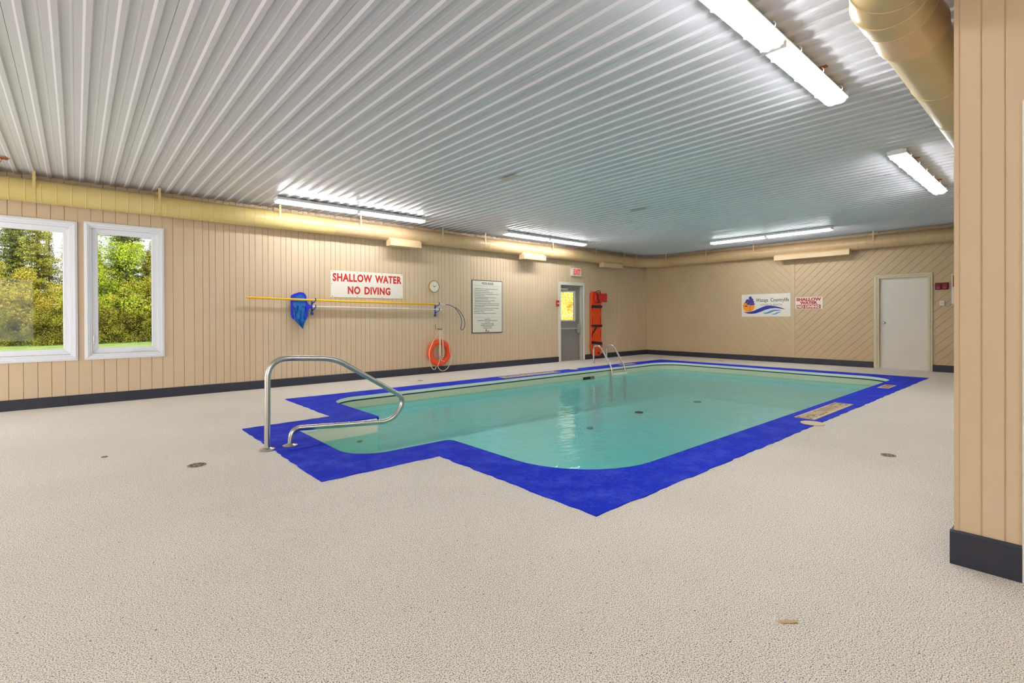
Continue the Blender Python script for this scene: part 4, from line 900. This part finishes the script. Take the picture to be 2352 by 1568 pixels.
# ------------------------------------------------------------------ outdoors
GZ = -.2
gl = MB(); gl.add([(-90, 9.42, GZ), (140, 9.42, GZ), (140, 36.5, GZ-.02), (-90, 36.5, GZ-.02), (140, 160, GZ+2), (-90, 160, GZ+2)], [(0, 1, 2, 3), (3, 2, 4, 5)])
ground = tag(gl.build('lawn', M['grass'], loc=1), kind='structure')
def card(mb, c, s, up=.0):
    n_ = Vector((rnd.gauss(0, 1), rnd.gauss(0, 1), rnd.gauss(0, 1)+up)).normalized(); a = n_.orthogonal().normalized(); a.rotate(Matrix.Rotation(rnd.uniform(0, 6.28), 3, n_)); b_ = n_.cross(a)
    mb.add([c-a*s, c-b_*s*.55, c+a*s, c+b_*s*.55], [(0, 1, 2, 3)])
def conifer(h, rad, m, dens, name, label, group):
    t = empty(name, (0, 0, 0), label, 'tree', group)
    tk = MB(); tk.tube([(0, 0, -.3), (.03, .02, h*.3), (-.02, .03, h*.65), (0, 0, h)], [.13, .10, .06, .012], 7); tk.build('trunk', M['bark'], t)
    fo = MB(); br = MB(); z = .5
    while z < h-.1:
        R_ = rad*(1-z/h)**.75+.12
        for k in range(5):
            a = rnd.uniform(0, 6.28); L = R_*rnd.uniform(.6, 1.1); d_ = Vector((math.cos(a), math.sin(a), rnd.uniform(-.12, .28)))
            br.add([Vector((0, -.008, z)), Vector((0, .008, z)), Vector((0, 0, z))+d_*L], [(0, 1, 2)])
            for q_ in range(int(L*dens)):
                s = rnd.uniform(.15, 1.0)*L; c_ = Vector((0, 0, z))+d_*s+Vector((rnd.gauss(0, .07+.05*s), rnd.gauss(0, .07+.05*s), rnd.gauss(0, .05)-.02*s)); card(fo, c_, rnd.uniform(.035, .075), .8)
        z += .15
    br.build('branches', M['bark'], t); f2 = fo.build('foliage', m, t); f2['kind'] = 'stuff'
    return t
def broadleaf(h, rad, m, n, name, label, group, base=.3):
    t = empty(name, (0, 0, 0), label, 'tree', group)
    tk = MB(); tk.tube([(0, 0, -.3), (.05, 0, h*.35), (0, .06, h*.75)], [.07, .05, .02], 7)
    for k in range(7):
        a = rnd.uniform(0, 6.28); z = h*rnd.uniform(.25, .6); tk.tube([(0, 0, z), (rad*.7*math.cos(a), rad*.7*math.sin(a), z+h*.25)], [.03, .008], 5)
    tk.build('trunk', M['bark'], t); fo = MB(); bl = [(Vector((rnd.gauss(0, rad*.45), rnd.gauss(0, rad*.45), rnd.uniform(base*h, h*.95))), rnd.uniform(.3, .55)*rad) for _ in range(22)]
    for q_ in range(n):
        c_, r_ = rnd.choice(bl); v_ = Vector((rnd.gauss(0, 1), rnd.gauss(0, 1), rnd.gauss(0, 1))).normalized()*r_*rnd.uniform(.5, 1); card(fo, c_+v_, rnd.uniform(.028, .06), .5)
    f2 = fo.build('foliage', m, t); f2['kind'] = 'stuff'
    return t
G1 = 'forest trees beyond the lawn'
protos = {
    'olive': conifer(9.5, 1.9, M['olive'], 95, 'conifer_tree', 'olive green conifer in the woods seen through the windows', G1),
    'dark': conifer(11.5, 1.7, M['dark'], 75, 'conifer_tree', 'dark green conifer in the woods seen through the windows', G1),
    'bare': conifer(10.5, 1.4, M['olive'], 40, 'conifer_tree', 'thin sparse conifer in the woods seen through the windows', G1),
    'lime': broadleaf(5.6, 1.4, M['lime'], 9500, 'broadleaf_tree', 'bright lime green leafy tree in the woods beyond the lawn', G1),
    'gold': broadleaf(4.4, 1.3, M['gold'], 8500, 'broadleaf_tree', 'golden leafy tree in the woods beyond the lawn', G1),
    'bush': broadleaf(2.0, 1.3, M['bush'], 8000, 'woodland_bush', 'brown green undergrowth bush at the foot of the woods', G1, .0)}
used = set()
def put(kind, x_, y_, s=1.0, label=None):
    p = protos[kind]
    o = p if kind not in used else copy_tree(p, (0, 0, 0))
    used.add(kind)
    if label: o['label'] = label
    o.location = (x_, y_, GZ+(max(0, y_-36.5)*.016)); o.rotation_euler = (0, 0, rnd.uniform(0, 6.28)); o.scale = (s, s, s)
for i in range(13):
    put('bush', -8+i*1.25+rnd.uniform(-.3, .3), 37.6+rnd.uniform(-.4, .6), rnd.uniform(.8, 1.1))
for i in range(15):
    put(['olive', 'dark', 'olive', 'bare'][i % 4], -9+i*1.25+rnd.uniform(-.3, .3), 39.2+rnd.uniform(-.6, .8), rnd.uniform(.56, .9))
for i in range(12):
    put(['olive', 'dark', 'bare'][i % 3], -9.6+i*1.7+rnd.uniform(-.4, .4), 42.0+rnd.uniform(-1, 1.4), rnd.uniform(.62, .98))
for x_, y_, k, s, lb in ((.8, 38.2, 'lime', 1.0, 'tall lime green leafy tree seen at the left side of the narrow window'), (2.2, 38.6, 'lime', 1.2, 'tallest lime green leafy tree filling the middle of the narrow window'), (3.9, 38.6, 'gold', 1.2, 'golden leafy tree at the right side of the narrow window'),
        (-1.6, 38.2, 'gold', .8, 'golden leafy tree in the wide window, close to its right frame'), (-3.0, 38.3, 'gold', 1.0, 'golden leafy tree at the left edge of the wide window view'), (-.3, 37.4, 'lime', .5, 'small bright green bush at the wide window right frame above the lawn'),
        (-4.5, 38.2, 'lime', .9, 'lime green leafy tree left of the golden ones beyond the wide window'), (6.2, 38.5, 'gold', 1.0, 'golden leafy tree hidden right of the narrow window'), (1.5, 37.7, 'gold', .62, 'low golden bush in front of the lime green trees')):
    put(k, x_, y_, s, lb)
# the bright shrubs right outside the exit door
protos['sun'] = broadleaf(3.6, 1.15, M['sungold'], 9000, 'sunlit_shrub', 'bright yellow sunlit shrub outside the exit door glass', 'yellow shrubs outside the exit door', .0)
for i in range(7):
    put('sun', 16.2+i*1.15, 15.6+(i % 2)*1.0+i*.1, 1.0)
# overhead wire outside
t_ = MB(); t_.tube([(-30+k*4, 30, 5.1-.05*math.sin(k*.4)) for k in range(17)], .012, 5)
t_.thing('overhead_wire', M['black'], 'thin dark overhead wire crossing the sky outside the windows', 'wire')
